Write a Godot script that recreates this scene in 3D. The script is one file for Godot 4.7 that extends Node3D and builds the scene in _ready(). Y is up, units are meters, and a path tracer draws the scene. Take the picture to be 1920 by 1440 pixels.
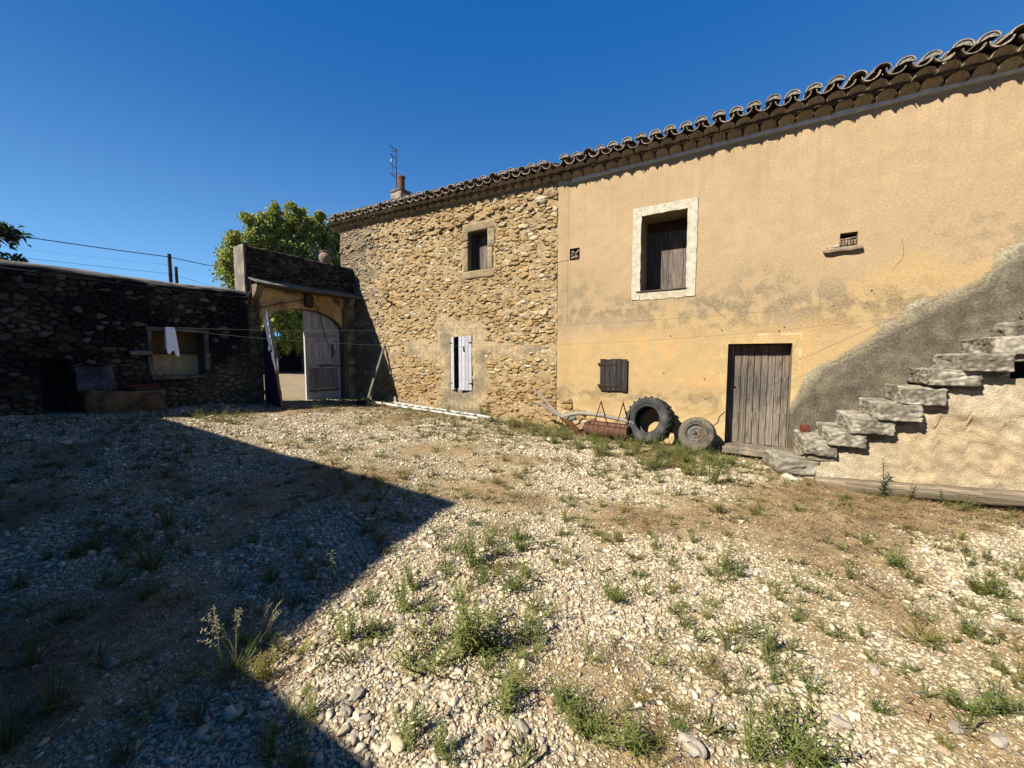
extends Node3D
# An old farm courtyard in strong sun. x runs along the house fronts, z towards the viewer, y up, metres.

const TONE := 0.62   # all base colours are kept moderate; the exposure makes up for it
const SUN_WAY := Vector3(0.5, -1.0, -1.0)
var rng := RandomNumberGenerator.new()
var n3 := FastNoiseLite.new()
var used := {}
var M := {}


# ---------- mesh collecting ----------
class G:
	var v := PackedVector3Array()
	var c := PackedColorArray()
	var uv := PackedVector2Array()
	var ix := PackedInt32Array()
	var col := Color(1, 1, 1)
	var xf := Transform3D()

	func p(a: Vector3, t := Vector2.ZERO) -> int:
		v.append(xf * a)
		c.append(col)
		uv.append(t)
		return v.size() - 1

	func tri(a: int, b: int, d: int) -> void:
		ix.append(a)
		ix.append(b)
		ix.append(d)

	func face(a: Vector3, b: Vector3, d: Vector3, e: Vector3, w := 1.0, h := 1.0, off := Vector2.ZERO) -> void:
		var i := p(a, off)
		p(b, off + Vector2(w, 0))
		p(d, off + Vector2(w, h))
		p(e, off + Vector2(0, h))
		tri(i, i + 2, i + 1)
		tri(i, i + 3, i + 2)

	# chamfered box; the uv's v runs along the longest side
	func box(at: Vector3, size: Vector3, b := Basis(), bev := 0.006, off := Vector2.ZERO) -> void:
		var h := size * 0.5
		var e := minf(bev, minf(h.x, minf(h.y, h.z)) * 0.9)
		var axes := [Vector3.RIGHT, Vector3.UP, Vector3.BACK]
		var longest := size.max_axis_index()
		var cor := {}
		for f in 3:
			for s in [-1.0, 1.0]:
				var nrm: Vector3 = axes[f] * s
				var ua := (f + 1) % 3
				var va := (f + 2) % 3
				if ua == longest:
					var t := ua
					ua = va
					va = t
				var q := []
				for k in [[-1, -1], [1, -1], [1, 1], [-1, 1]]:
					var pt: Vector3 = nrm * h[f] + axes[ua] * k[0] * (h[ua] - e) + axes[va] * k[1] * (h[va] - e)
					var id := p(at + b * pt, off + Vector2(k[0] * h[ua], k[1] * h[va] + s * 0.37 * f))
					q.append(id)
					var key := Vector3i(0, 0, 0)
					key[f] = int(s)
					key[ua] = k[0]
					key[va] = k[1]
					cor[[key, f]] = id
				quad_i(q[0], q[1], q[2], q[3], b * nrm)
		for f in 3:
			var g2 := (f + 1) % 3
			var o := (f + 2) % 3
			for s in [-1, 1]:
				for t in [-1, 1]:
					var k1 := Vector3i()
					k1[f] = s
					k1[g2] = t
					k1[o] = -1
					var k2 := k1
					k2[o] = 1
					var nn := Vector3()
					nn[f] = s
					nn[g2] = t
					quad_i(cor[[k1, f]], cor[[k1, g2]], cor[[k2, g2]], cor[[k2, f]], b * nn)
		for x in [-1, 1]:
			for y in [-1, 1]:
				for z in [-1, 1]:
					var k := Vector3i(x, y, z)
					tri_o(cor[[k, 0]], cor[[k, 1]], cor[[k, 2]], b * Vector3(x, y, z))

	func quad_i(a: int, b: int, d: int, e: int, outward: Vector3) -> void:
		tri_o(a, b, d, outward)
		tri_o(a, d, e, outward)

	func tri_o(a: int, b: int, d: int, outward: Vector3) -> void:
		if (v[d] - v[a]).cross(v[b] - v[a]).dot(xf.basis * outward) >= 0:
			tri(a, b, d)
		else:
			tri(a, d, b)

	func tube(pts: Array, r0: float, r1: float, sides := 6, cap := true) -> void:
		var n := pts.size()
		var side := Vector3.ZERO
		var first := v.size()
		var run := 0.0
		for i in n:
			var d: Vector3 = (pts[mini(i + 1, n - 1)] - pts[maxi(i - 1, 0)]).normalized()
			if side == Vector3.ZERO:
				side = d.cross(Vector3.UP if absf(d.y) < 0.9 else Vector3.RIGHT).normalized()
			side = (side - d * side.dot(d)).normalized()
			var other := d.cross(side)
			var r := lerpf(r0, r1, i / float(n - 1))
			if i > 0:
				run += (pts[i] as Vector3).distance_to(pts[i - 1])
			for k in sides:
				var a := TAU * k / sides
				p(pts[i] + (side * cos(a) + other * sin(a)) * r, Vector2(k * 0.1, run))
		for i in n - 1:
			for k in sides:
				var a := first + i * sides + k
				var b := first + i * sides + (k + 1) % sides
				tri(a, a + sides, b)
				tri(b, a + sides, b + sides)
		if cap:
			for e in [[0, first], [n - 1, first + (n - 1) * sides]]:
				var m := p(pts[e[0]])
				for k in sides:
					if e[0] == 0:
						tri(m, e[1] + k, e[1] + (k + 1) % sides)
					else:
						tri(m, e[1] + (k + 1) % sides, e[1] + k)

	# profile of (radius, height) turned round the local y axis of t
	func lathe(prof: Array, sides: int, t := Transform3D(), flat_steps := false) -> void:
		var first := v.size()
		for q in prof:
			for k in sides:
				var a := TAU * k / sides
				p(t * Vector3(cos(a) * q[0], q[1], sin(a) * q[0]), Vector2(k / float(sides), q[1]))
		for i in prof.size() - 1:
			for k in sides:
				var a := first + i * sides + k
				var b := first + i * sides + (k + 1) % sides
				tri(a, b, a + sides)
				tri(b, b + sides, a + sides)

	# polygon in (u, v) pushed from w0 to w1 (front face at w1)
	func prism(poly: PackedVector2Array, w0: float, w1: float, with_back := true) -> void:
		var t := Geometry2D.triangulate_polygon(poly)
		var f := v.size()
		for q in poly:
			p(Vector3(q.x, q.y, w1), q)
		for i in range(0, t.size(), 3):
			tri_o(f + t[i], f + t[i + 1], f + t[i + 2], Vector3.BACK)
		if with_back:
			var g := v.size()
			for q in poly:
				p(Vector3(q.x, q.y, w0), q)
			for i in range(0, t.size(), 3):
				tri_o(g + t[i], g + t[i + 1], g + t[i + 2], Vector3.FORWARD)
		var cw := Geometry2D.is_polygon_clockwise(poly)
		for i in poly.size():
			var a := poly[i]
			var b := poly[(i + 1) % poly.size()]
			var d := b - a
			var out := Vector3(d.y, -d.x, 0) * (-1.0 if cw else 1.0)
			var k := p(Vector3(a.x, a.y, w0), Vector2(0, a.y + a.x))
			p(Vector3(b.x, b.y, w0), Vector2(0, b.y + b.x))
			p(Vector3(b.x, b.y, w1), Vector2(w1 - w0, b.y + b.x))
			p(Vector3(a.x, a.y, w1), Vector2(w1 - w0, a.y + a.x))
			quad_i(k, k + 1, k + 2, k + 3, out)

	func mesh(m: Material, smooth := true) -> ArrayMesh:
		var a := []
		a.resize(Mesh.ARRAY_MAX)
		a[Mesh.ARRAY_VERTEX] = v
		a[Mesh.ARRAY_COLOR] = c
		a[Mesh.ARRAY_TEX_UV] = uv
		a[Mesh.ARRAY_INDEX] = ix
		if smooth:
			var n := PackedVector3Array()
			n.resize(v.size())
			for i in range(0, ix.size(), 3):
				var k := ix[i]
				var l := ix[i + 1]
				var q := ix[i + 2]
				var w := (v[q] - v[k]).cross(v[l] - v[k])
				n[k] += w
				n[l] += w
				n[q] += w
			for i in n.size():
				n[i] = n[i].normalized() if n[i].length_squared() > 1e-20 else Vector3.UP
			a[Mesh.ARRAY_NORMAL] = n
		var out := ArrayMesh.new()
		out.add_surface_from_arrays(Mesh.PRIMITIVE_TRIANGLES, a)
		out.surface_set_material(0, m)
		return out


# ---------- naming ----------
func numbered(parent: Node, called: String) -> String:
	var key := "%d/%s" % [parent.get_instance_id(), called]
	var k: int = used.get(key, 0)
	used[key] = k + 1
	return called if k == 0 else "%s_%03d" % [called, k]


func tag(o: Node3D, label := "", category := "", group := "", kind := "") -> Node3D:
	if label:
		o.set_meta("label", label)
	if category:
		o.set_meta("category", category)
	if group:
		o.set_meta("group", group)
	if kind:
		o.set_meta("kind", kind)
	return o


func thing(called: String, label: String, category: String, at := Vector3.ZERO, turn := 0.0, group := "") -> Node3D:
	var o := Node3D.new()
	o.name = numbered(self, called)
	o.position = at
	o.rotation.y = turn
	add_child(o, true)
	tag(o, label, category, group)
	return o


func part(parent: Node3D, called: String, m: Mesh, label := "", kind := "") -> MeshInstance3D:
	var o := MeshInstance3D.new()
	o.name = numbered(parent, called)
	o.mesh = m
	parent.add_child(o, true)
	tag(o, label, "", "", kind)
	return o


func single(called: String, m: Mesh, label: String, category: String, at := Vector3.ZERO, turn := 0.0, group := "") -> MeshInstance3D:
	var o := part(self, called, m)
	o.position = at
	o.rotation.y = turn
	tag(o, label, category, group)
	return o


func scatter(parent: Node3D, called: String, m: Mesh, where: Array, tints: Array, kind := "stuff") -> MultiMeshInstance3D:
	var mm := MultiMesh.new()
	mm.transform_format = MultiMesh.TRANSFORM_3D
	mm.use_colors = true
	mm.mesh = m
	mm.instance_count = where.size()
	for i in where.size():
		mm.set_instance_transform(i, where[i])
		mm.set_instance_color(i, tints[i])
	var o := MultiMeshInstance3D.new()
	o.name = numbered(parent, called)
	o.multimesh = mm
	parent.add_child(o, true)
	tag(o, "", "", "", kind)
	return o


func rnd(a: float, b: float) -> float:
	return rng.randf_range(a, b)


func nz(x: float, y: float, z := 0.0) -> float:
	return n3.get_noise_3d(x, y, z)


func shade(c: Color, k: float) -> Color:
	return Color(c.r * k, c.g * k, c.b * k)


# ---------- textures and materials ----------
func noise(seed_: int, freq: float, type := FastNoiseLite.TYPE_SIMPLEX_SMOOTH, oct := 5) -> FastNoiseLite:
	var f := FastNoiseLite.new()
	f.seed = seed_
	f.frequency = freq
	f.noise_type = type
	f.fractal_octaves = oct
	f.fractal_type = FastNoiseLite.FRACTAL_FBM if oct > 1 else FastNoiseLite.FRACTAL_NONE
	return f


func grey(f: FastNoiseLite, w: int, h: int, tile := true) -> PackedByteArray:
	var im := f.get_seamless_image(w, h) if tile else f.get_image(w, h)
	im.convert(Image.FORMAT_L8)
	return im.get_data()


func tex(data: PackedByteArray, w: int, h: int, format := Image.FORMAT_RGB8) -> ImageTexture:
	return ImageTexture.create_from_image(Image.create_from_data(w, h, false, format, data))


func grain_tex(lo: float, hi: float, fine: PackedByteArray, coarse: PackedByteArray, share: float, n: int) -> ImageTexture:
	var d := PackedByteArray()
	d.resize(n * n)
	for i in n * n:
		var t := (fine[i] * (1.0 - share) + coarse[i] * share) / 255.0
		t = clampf((t - 0.5) * 1.7 + 0.5, 0, 1)
		d[i] = int(255.0 * lerpf(lo, hi, t))
	return tex(d, n, n, Image.FORMAT_L8)


func mat(c: Color, rough := 0.9, t: Texture2D = null, vc := false, scale := 1.0, bump: Texture2D = null, bump_cm := 0.5, tri := true) -> StandardMaterial3D:
	var m := StandardMaterial3D.new()
	m.albedo_color = shade(c, TONE).linear_to_srgb()
	m.roughness = rough
	m.metallic_specular = 0.3
	m.vertex_color_use_as_albedo = vc
	if t:
		m.albedo_texture = t
	if bump:
		m.heightmap_enabled = true
		m.heightmap_texture = bump
		m.heightmap_scale = bump_cm
	if t or bump:
		m.uv1_triplanar = tri
		m.uv1_scale = Vector3.ONE * scale
	return m


func make_materials() -> void:
	var n := 512
	var fine := grey(noise(11, 0.06), n, n)
	var coarse := grey(noise(12, 0.012), n, n)
	var pits := grey(noise(13, 0.09, FastNoiseLite.TYPE_CELLULAR, 2), n, n)
	var g_soft := grain_tex(0.78, 1.0, fine, coarse, 0.5, n)
	var g_hard := grain_tex(0.5, 1.0, fine, coarse, 0.45, n)
	var g_mid := grain_tex(0.66, 1.0, fine, coarse, 0.45, n)
	var b_rough := grain_tex(0.0, 1.0, fine, pits, 0.45, n)
	# wood: fibres along v
	var fib := noise(14, 0.02)
	var w := PackedByteArray()
	var wb := PackedByteArray()
	w.resize(n * n)
	wb.resize(n * n)
	for y in n:
		for x in n:
			var a := fib.get_noise_2d(x * 9.0, y * 0.22)
			var b := fib.get_noise_2d(x * 2.2 + 900.0, y * 0.08)
			var crack := fib.get_noise_2d(x * 5.0 + 300.0, y * 0.12 + 77.0)
			var t := clampf(0.80 + a * 0.17 + b * 0.26, 0.15, 1.0)
			if crack < -0.42:
				t *= 0.5
			w[y * n + x] = int(255 * t)
			wb[y * n + x] = int(255 * clampf(0.6 + a * 0.6 - (0.5 if crack < -0.42 else 0.0), 0, 1))
	var wood_t := tex(w, n, n, Image.FORMAT_L8)
	var wood_b := tex(wb, n, n, Image.FORMAT_L8)
	M.stone = mat(Color(1, 1, 1), 0.92, g_mid, true, 2.6, b_rough, 0.7)
	M.mortar = mat(Color(1, 1, 1), 0.95, g_mid, true, 1.7, b_rough, 0.9)
	M.tile = mat(Color(1, 1, 1), 0.88, g_hard, true, 3.5, b_rough, 0.6)
	M.render = mat(Color(1, 1, 1), 0.93, g_soft, true, 1.1, b_rough, 0.5)
	M.step = mat(Color(1, 1, 1), 0.95, g_mid, true, 2.6, b_rough, 1.3)
	M.plain = mat(Color(1, 1, 1), 0.9, g_soft, true, 2.0)
	M.wood = mat(Color(1, 1, 1), 0.85, wood_t, true, 1.6, wood_b, 0.5, false)
	M.paint_wood = mat(Color(1, 1, 1), 0.62, g_soft, true, 2.0, wood_b, 0.2, false)
	M.iron = mat(Color(0.035, 0.022, 0.016), 0.75, g_hard, false, 4.0, b_rough, 0.2)
	M.rust = mat(Color(1, 1, 1), 0.82, g_hard, true, 2.4, b_rough, 0.25)
	M.rubber = mat(Color(1, 1, 1), 0.78, g_hard, true, 3.0, b_rough, 0.12)
	M.cable = mat(Color(0.02, 0.02, 0.022), 0.6)
	M.wire = mat(Color(0.10, 0.097, 0.093), 0.7)
	M.cloth = mat(Color(1.3, 1.3, 1.32), 0.95, null, false, 1.0, b_rough, 0.1)
	M.pebble = mat(Color(1, 1, 1), 0.85, g_soft, true, 1.0)
	M.pebble.uv1_scale = Vector3.ONE * 0.9
	var leaf := mat(Color(1, 1, 1), 0.6, null, true)
	leaf.backlight_enabled = true
	leaf.backlight = Color(0.78, 0.84, 0.42)
	M.leaf = leaf
	var straw := mat(Color(1, 1, 1), 0.85, null, true)
	M.straw = straw
	M.black = mat(Color(0.008, 0.008, 0.009), 0.7)
	M.fine = b_rough
	M.soft = g_soft


# ---------- ground ----------
func base_h(x: float, z: float) -> float:
	var xa := clampf(x, -22, 4)
	var za := clampf(z, -1, 10)
	var h := -0.10 - 0.040 * xa + za * (0.013 - 0.0036 * clampf(x, -10.3, 4))
	h -= 0.09 * exp(-((x - 1.3) * (x - 1.3) / 1.6 + (z - 0.9) * (z - 0.9) / 0.7))
	return h


func ground_h(x: float, z: float) -> float:
	return base_h(x, z) + 0.035 * nz(x * 0.6, 3.1, z * 0.6) + 0.014 * nz(x * 2.7, 9.0, z * 2.7)


# 0 = bare brown earth, 1 = full cover of pebbles
func gravel(x: float, z: float) -> float:
	var t := 0.68 + 1.15 * nz(x * 0.42 + 40.0, 1.0, z * 0.42) + 0.75 * nz(x * 1.3, 5.0, z * 1.3 + 20.0)
	t -= 0.75 * exp(-((x - 0.9) * (x - 0.9) / 3.2 + (z - 2.3) * (z - 2.3) / 0.9))
	t -= 0.6 * exp(-((x + 1.9) * (x + 1.9) / 0.35 + (z - 6.8) * (z - 6.8) / 0.2))
	t -= 0.45 * exp(-(z - 0.2) * (z - 0.2) / 0.9)
	return clampf(t, 0, 1)


func lines(a: float, b: float, step: float, extra := []) -> Array:
	var out := []
	var n := maxi(1, int(round((b - a) / step)))
	for i in n + 1:
		out.append(lerpf(a, b, i / float(n)))
	for e in extra:
		if e > a and e < b:
			var best := 0
			for i in out.size():
				if absf(out[i] - e) < absf(out[best] - e):
					best = i
			if best > 0 and best < out.size() - 1 and absf(out[best] - e) < step * 0.5 and not extra.has(out[best]):
				out[best] = e
			elif not out.has(e):
				out.append(e)
	out.sort()
	return out


func ground_tex() -> Array:
	var n := 1024
	var cell := noise(21, 0.062, FastNoiseLite.TYPE_CELLULAR, 1)
	cell.cellular_return_type = FastNoiseLite.RETURN_CELL_VALUE
	var val := grey(cell, n, n)
	cell.cellular_return_type = FastNoiseLite.RETURN_DISTANCE2_SUB
	var edge := grey(cell, n, n)
	var fine := grey(noise(22, 0.11), n, n)
	var soft := grey(noise(23, 0.014), n, n)
	var d := PackedByteArray()
	d.resize(n * n * 3)
	var b := PackedByteArray()
	b.resize(n * n)
	for i in n * n:
		var e := clampf(edge[i] / 255.0 * 3.0, 0, 1)
		var c := val[i] / 255.0
		var f := fine[i] / 255.0
		var s := soft[i] / 255.0
		var is_stone := smoothstep(0.30, 0.62, e) * (1.0 if c > 0.45 else 0.0)
		var k := (0.72 + 0.5 * (c - 0.3)) * (0.75 + 0.4 * f)
		var earth := Vector3(0.67, 0.59, 0.46) * (0.62 + 0.5 * f) * (0.8 + 0.4 * s)
		var stone := Vector3(0.80, 0.755, 0.67) * k
		if int(val[i]) % 7 == 3:
			stone = Vector3(0.62, 0.63, 0.64) * k
		var o := earth.lerp(stone, is_stone * 0.75)
		d[i * 3] = int(255 * clampf(o.x, 0, 1))
		d[i * 3 + 1] = int(255 * clampf(o.y, 0, 1))
		d[i * 3 + 2] = int(255 * clampf(o.z, 0, 1))
		b[i] = int(255 * clampf(0.35 * f + 0.65 * is_stone * (0.5 + 0.5 * e) * (0.5 + 0.5 * c), 0, 1))
	return [tex(d, n, n), tex(b, n, n, Image.FORMAT_L8)]


func build_ground() -> void:
	var t := ground_tex()
	var m := mat(Color(1, 1, 1), 0.95, t[0], true, 1.0, t[1], 1.0, false)
	var xs := [-400.0, -200.0, -100.0, -60.0, -40.0]
	xs += lines(-30, -12, 0.5)
	xs += lines(-11.9, 3.6, 0.07)
	xs += [4.5, 6.0, 9.0, 15.0, 30.0, 80.0, 200.0, 400.0]
	var zs := [-400.0, -200.0, -100.0, -50.0, -30.0]
	zs += lines(-20, -2, 0.6)
	zs += lines(-1.9, 9.2, 0.07)
	zs += [10.0, 12.0, 16.0, 25.0, 50.0, 100.0, 200.0, 400.0]
	var g := G.new()
	for x in xs:
		for z in zs:
			var k := gravel(x, z)
			g.col = Color(0.98, 0.90, 0.75).lerp(Color(1.12, 1.08, 0.99), k)
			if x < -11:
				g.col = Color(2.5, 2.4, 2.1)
			g.p(Vector3(x, ground_h(x, z), z), Vector2(x, z) / 1.35)
	var nzz := zs.size()
	for i in xs.size() - 1:
		for j in nzz - 1:
			var a := i * nzz + j
			g.tri(a, a + nzz, a + 1)
			g.tri(a + nzz, a + nzz + 1, a + 1)
	tag(part(self, "ground", g.mesh(m)), "", "", "", "structure")


func pebble_mesh(seed_: int, sides: int, rows: int) -> ArrayMesh:
	var g := G.new()
	var f := noise(seed_, 0.9, FastNoiseLite.TYPE_SIMPLEX_SMOOTH, 1)
	for i in rows + 1:
		var la := lerpf(-PI / 2, PI / 2, i / float(rows))
		for k in sides:
			var lo := TAU * k / sides
			var q := Vector3(cos(la) * cos(lo), sin(la), cos(la) * sin(lo))
			var r := 1.0 + 0.38 * f.get_noise_3dv(q * 1.3)
			q = Vector3(signf(q.x) * pow(absf(q.x), 0.85), q.y, signf(q.z) * pow(absf(q.z), 0.85))
			g.p(q * r * Vector3(0.5, 0.3, 0.36))
	for i in rows:
		for k in sides:
			var a := i * sides + k
			var b := i * sides + (k + 1) % sides
			g.tri(a, a + sides, b)
			g.tri(b, a + sides, b + sides)
	return g.mesh(M.pebble)


func pebble_tint() -> Color:
	var r := rng.randf()
	var c := Color(0.58, 0.485, 0.325)
	if r < 0.09:
		c = Color(0.37, 0.345, 0.295)
	elif r < 0.22:
		c = Color(0.48, 0.375, 0.245)
	elif r < 0.26:
		c = Color(0.33, 0.22, 0.14)
	elif r < 0.6:
		c = Color(0.73, 0.63, 0.455)
	return shade(c, rnd(0.82, 1.34))


func build_pebbles() -> void:
	var kinds := [pebble_mesh(31, 9, 6), pebble_mesh(32, 8, 5), pebble_mesh(33, 9, 6), pebble_mesh(34, 7, 5)]
	var where := [[], [], [], []]
	var tints := [[], [], [], []]
	for i in 480000:
		var r := 0.5 + 12.5 * pow(rng.randf(), 1.0)
		var a := deg_to_rad(rnd(-34, 100))   # round from the right wall to the left one
		var x := -sin(a) * r
		var z := 7.78 - cos(a) * r
		if x < -10.2 or z < 0.02 or x > 3.5:
			continue
		var k := gravel(x, z)
		if rng.randf() > 0.10 + 0.90 * k:
			continue
		var s := lerpf(0.006, 0.021, pow(rng.randf(), 1.5)) * (0.85 + 0.06 * r)
		var big := rng.randf()
		if big > 0.90:
			s *= rnd(1.4, 2.5)
		if big > 0.996:
			s *= 1.35
		s *= 0.72 + 0.4 * k
		var b := Basis(Vector3.UP, rnd(0, TAU)) * Basis(Vector3.RIGHT, rnd(-0.35, 0.35))
		b = b.scaled_local(Vector3(s * rnd(0.85, 1.35), s * rnd(0.6, 1.05), s))
		var w := rng.randi() % 4
		where[w].append(Transform3D(b, Vector3(x, ground_h(x, z) + s * rnd(-0.02, 0.2), z)))
		tints[w].append(pebble_tint())
	for w in 4:
		tag(scatter(self, "gravel", kinds[w], where[w], tints[w]), "loose pale pebbles covering the whole courtyard", "gravel")


# ---------- rubble masonry ----------
func scatter_seeds(r: Rect2, radii: Array, sy: float) -> PackedVector2Array:
	var pts := PackedVector2Array()
	var rad := []
	var cellsize := 0.45
	var grid := {}
	for band in radii:   # [r min, r max, tries per square metre]
		for i in int(band[2] * r.get_area() * sy):
			var q := Vector2(rnd(r.position.x, r.end.x), rnd(r.position.y, r.end.y) * sy)
			var rr := rnd(band[0], band[1])
			var key := Vector2i((q / cellsize).floor())
			var ok := true
			for dx in [-1, 0, 1]:
				for dy in [-1, 0, 1]:
					for k in grid.get(key + Vector2i(dx, dy), []):
						if pts[k].distance_to(q) < (rr + rad[k]) * 0.86:
							ok = false
							break
					if not ok:
						break
				if not ok:
					break
			if ok:
				if not grid.has(key):
					grid[key] = []
				grid[key].append(pts.size())
				pts.append(q)
				rad.append(rr)
	return pts


# convex cells round the seeds, cut to the outline, less the holes, shrunk by a joint
func rubble(outline: Rect2, holes: Array, radii: Array, sy: float, joint: float) -> Array:
	var pts := scatter_seeds(outline.grow(0.35), radii, sy)
	var t := Geometry2D.triangulate_delaunay(pts)
	var cells := []
	cells.resize(pts.size())
	for i in cells.size():
		cells[i] = PackedVector2Array()
	for i in range(0, t.size(), 3):
		var a := pts[t[i]]
		var b := pts[t[i + 1]]
		var c := pts[t[i + 2]]
		var d := 2.0 * (a.x * (b.y - c.y) + b.x * (c.y - a.y) + c.x * (a.y - b.y))
		if absf(d) < 1e-9:
			continue
		var m := Vector2(a.length_squared() * (b.y - c.y) + b.length_squared() * (c.y - a.y) + c.length_squared() * (a.y - b.y), a.length_squared() * (c.x - b.x) + b.length_squared() * (a.x - c.x) + c.length_squared() * (b.x - a.x)) / d
		for k in 3:
			cells[t[i + k]].append(m)
	var frame := PackedVector2Array([outline.position, Vector2(outline.end.x, outline.position.y), outline.end, Vector2(outline.position.x, outline.end.y)])
	var out := []
	for i in cells.size():
		if cells[i].size() < 3:
			continue
		var q := pts[i] / Vector2(1, sy)
		if not outline.grow(0.1).has_point(q):
			continue
		var poly := PackedVector2Array()
		for c in cells[i]:
			poly.append(c / Vector2(1, sy))
		poly = Geometry2D.convex_hull(poly)
		if poly.size() > 3:
			poly.remove_at(poly.size() - 1)
		var cut := Geometry2D.intersect_polygons(poly, frame)
		if cut.is_empty():
			continue
		poly = cut[0]
		var gone := false
		for h in holes:
			var left := Geometry2D.clip_polygons(poly, h)
			if left.is_empty():
				gone = true
				break
			poly = left[0]
		if gone:
			continue
		var inner := Geometry2D.offset_polygon(poly, -joint * rnd(0.5, 1.6))
		if inner.is_empty():
			continue
		poly = inner[0]
		var area := 0.0
		for k in poly.size():
			area += poly[k].cross(poly[(k + 1) % poly.size()]) * 0.5
		if absf(area) < 0.0009 or poly.size() < 3:
			continue
		# take the corners off
		var soft := PackedVector2Array()
		for k in poly.size():
			var a := poly[k]
			var b := poly[(k + 1) % poly.size()]
			var s := 0.19 * rnd(0.4, 1.5)
			if a.distance_to(b) < 0.03:
				soft.append((a + b) / 2)
			else:
				soft.append(a.lerp(b, s))
				soft.append(a.lerp(b, 1.0 - s))
		if area < 0:
			soft.reverse()
		out.append({"poly": soft, "area": absf(area), "at": q})
	return out


func add_stone(g: G, poly: PackedVector2Array, base: float, depth: float, c: Color) -> void:
	var m := Vector2.ZERO
	for q in poly:
		m += q
	m /= poly.size()
	var n := poly.size()
	var lean := Vector2(rnd(-0.16, 0.16), rnd(-0.22, 0.10))
	var first := g.v.size()
	for ring in [[1.03, -0.02, 0.0], [1.0, 0.45, 0.7], [0.88, 0.93, 1.0], [0.55, 1.0, 1.0]]:
		for q in poly:
			var d := q - m
			var k: float = ring[0] + (0.17 * nz(q.x * 19.0, q.y * 19.0, ring[1] * 3.0) if ring[1] > 0 else 0.0)
			var r: Vector2 = m + d * k
			var w: float = base + depth * ring[1] + ring[2] * (0.024 * nz(r.x * 15.0, r.y * 17.0, 4.0) * minf(1.0, depth / 0.03) + lean.dot(r - m))
			g.col = shade(c, 1.0 + 0.22 * nz(r.x * 9.0, r.y * 9.0, 7.0))
			g.p(Vector3(r.x, r.y, w))
	g.col = c
	var top := g.p(Vector3(m.x, m.y, base + depth * 1.0 + 0.024 * nz(m.x * 15.0, m.y * 17.0, 4.0)))
	for r in 3:
		for k in n:
			var a := first + r * n + k
			var b := first + r * n + (k + 1) % n
			g.tri(a, a + n, b)
			g.tri(b, a + n, b + n)
	for k in n:
		g.tri(first + 3 * n + k, top, first + 3 * n + (k + 1) % n)


func by_size(a: Dictionary, b: Dictionary) -> bool:
	return a.area > b.area


# the 300 largest stones are parts, the small ones are one part
func lay_stones(parent: Node3D, cells: Array, most := 300) -> void:
	cells.sort_custom(by_size)
	var rest := G.new()
	for i in cells.size():
		var s: Dictionary = cells[i]
		if i < most:
			var g := G.new()
			add_stone(g, s.poly, s.base, s.depth, s.tint)
			part(parent, "stone", g.mesh(M.stone))
		else:
			add_stone(rest, s.poly, s.base, s.depth, s.tint)
	if rest.v.size():
		part(parent, "small_stones", rest.mesh(M.stone), "", "stuff")


func rect_poly(r: Rect2) -> PackedVector2Array:
	return PackedVector2Array([r.position, Vector2(r.end.x, r.position.y), r.end, Vector2(r.position.x, r.end.y)])


# a wall face with rectangular holes; how it swells comes from bulge()
func wall_face(kind: String, us: Array, vs: Array, holes: Array, uv0 := Vector2.ZERO, uvs := Vector2.ONE) -> G:
	var g := G.new()
	var n := vs.size()
	for u in us:
		for v in vs:
			var b := bulge(kind, u, v)
			g.col = wall_tint(kind, u, v)
			g.p(Vector3(u, v, b), Vector2((u - uv0.x) / uvs.x, 1.0 - (v - uv0.y) / uvs.y))
	for i in us.size() - 1:
		for j in n - 1:
			var c := Vector2((us[i] + us[i + 1]) / 2, (vs[j] + vs[j + 1]) / 2)
			var open := false
			for h in holes:
				if h.has_point(c):
					open = true
					break
			if open:
				continue
			var a := i * n + j
			g.tri(a, a + 1, a + n)
			g.tri(a + n, a + 1, a + n + 1)
	return g


func reveal(g: G, r: Rect2, depth: float, front := 0.012) -> void:
	var a := r.position
	var b := r.end
	g.face(Vector3(a.x, a.y, -depth), Vector3(a.x, a.y, front), Vector3(a.x, b.y, front), Vector3(a.x, b.y, -depth), depth, r.size.y)
	g.face(Vector3(b.x, a.y, front), Vector3(b.x, a.y, -depth), Vector3(b.x, b.y, -depth), Vector3(b.x, b.y, front), depth, r.size.y)
	g.face(Vector3(a.x, b.y, front), Vector3(b.x, b.y, front), Vector3(b.x, b.y, -depth), Vector3(a.x, b.y, -depth), r.size.x, depth)
	g.face(Vector3(a.x, a.y, -depth), Vector3(b.x, a.y, -depth), Vector3(b.x, a.y, front), Vector3(a.x, a.y, front), r.size.x, depth)


# how much of the old render is still on the stone house (0..1)
func patch(x: float, y: float) -> float:
	var t := 0.0
	var dx := maxf(absf(x + 6.12) - 0.55, 0.0)
	var dy := maxf(absf(y - 1.45) - 0.95, 0.0)
	t = maxf(t, 1.25 - sqrt(dx * dx + dy * dy) * 3.6)
	t = maxf(t, 0.95 - absf(y - 1.78) * 2.6 - maxf(x + 3.6, 0) * 9.0) # a band at the height of the first floor beams
	t = maxf(t, 0.85 - absf(y - 0.30) * 3.2 - maxf(x + 5.4, 0) * 3.0)
	t = maxf(t, 0.9 - Vector2((x + 9.5) * 0.9, (y - 1.6) * 0.8).length())
	t += 0.55 * nz(x * 1.1, y * 1.1, 50.0) + 0.25 * nz(x * 3.7, y * 3.7, 60.0)
	return clampf((t - 0.42) * 3.5, 0, 1)


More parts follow.
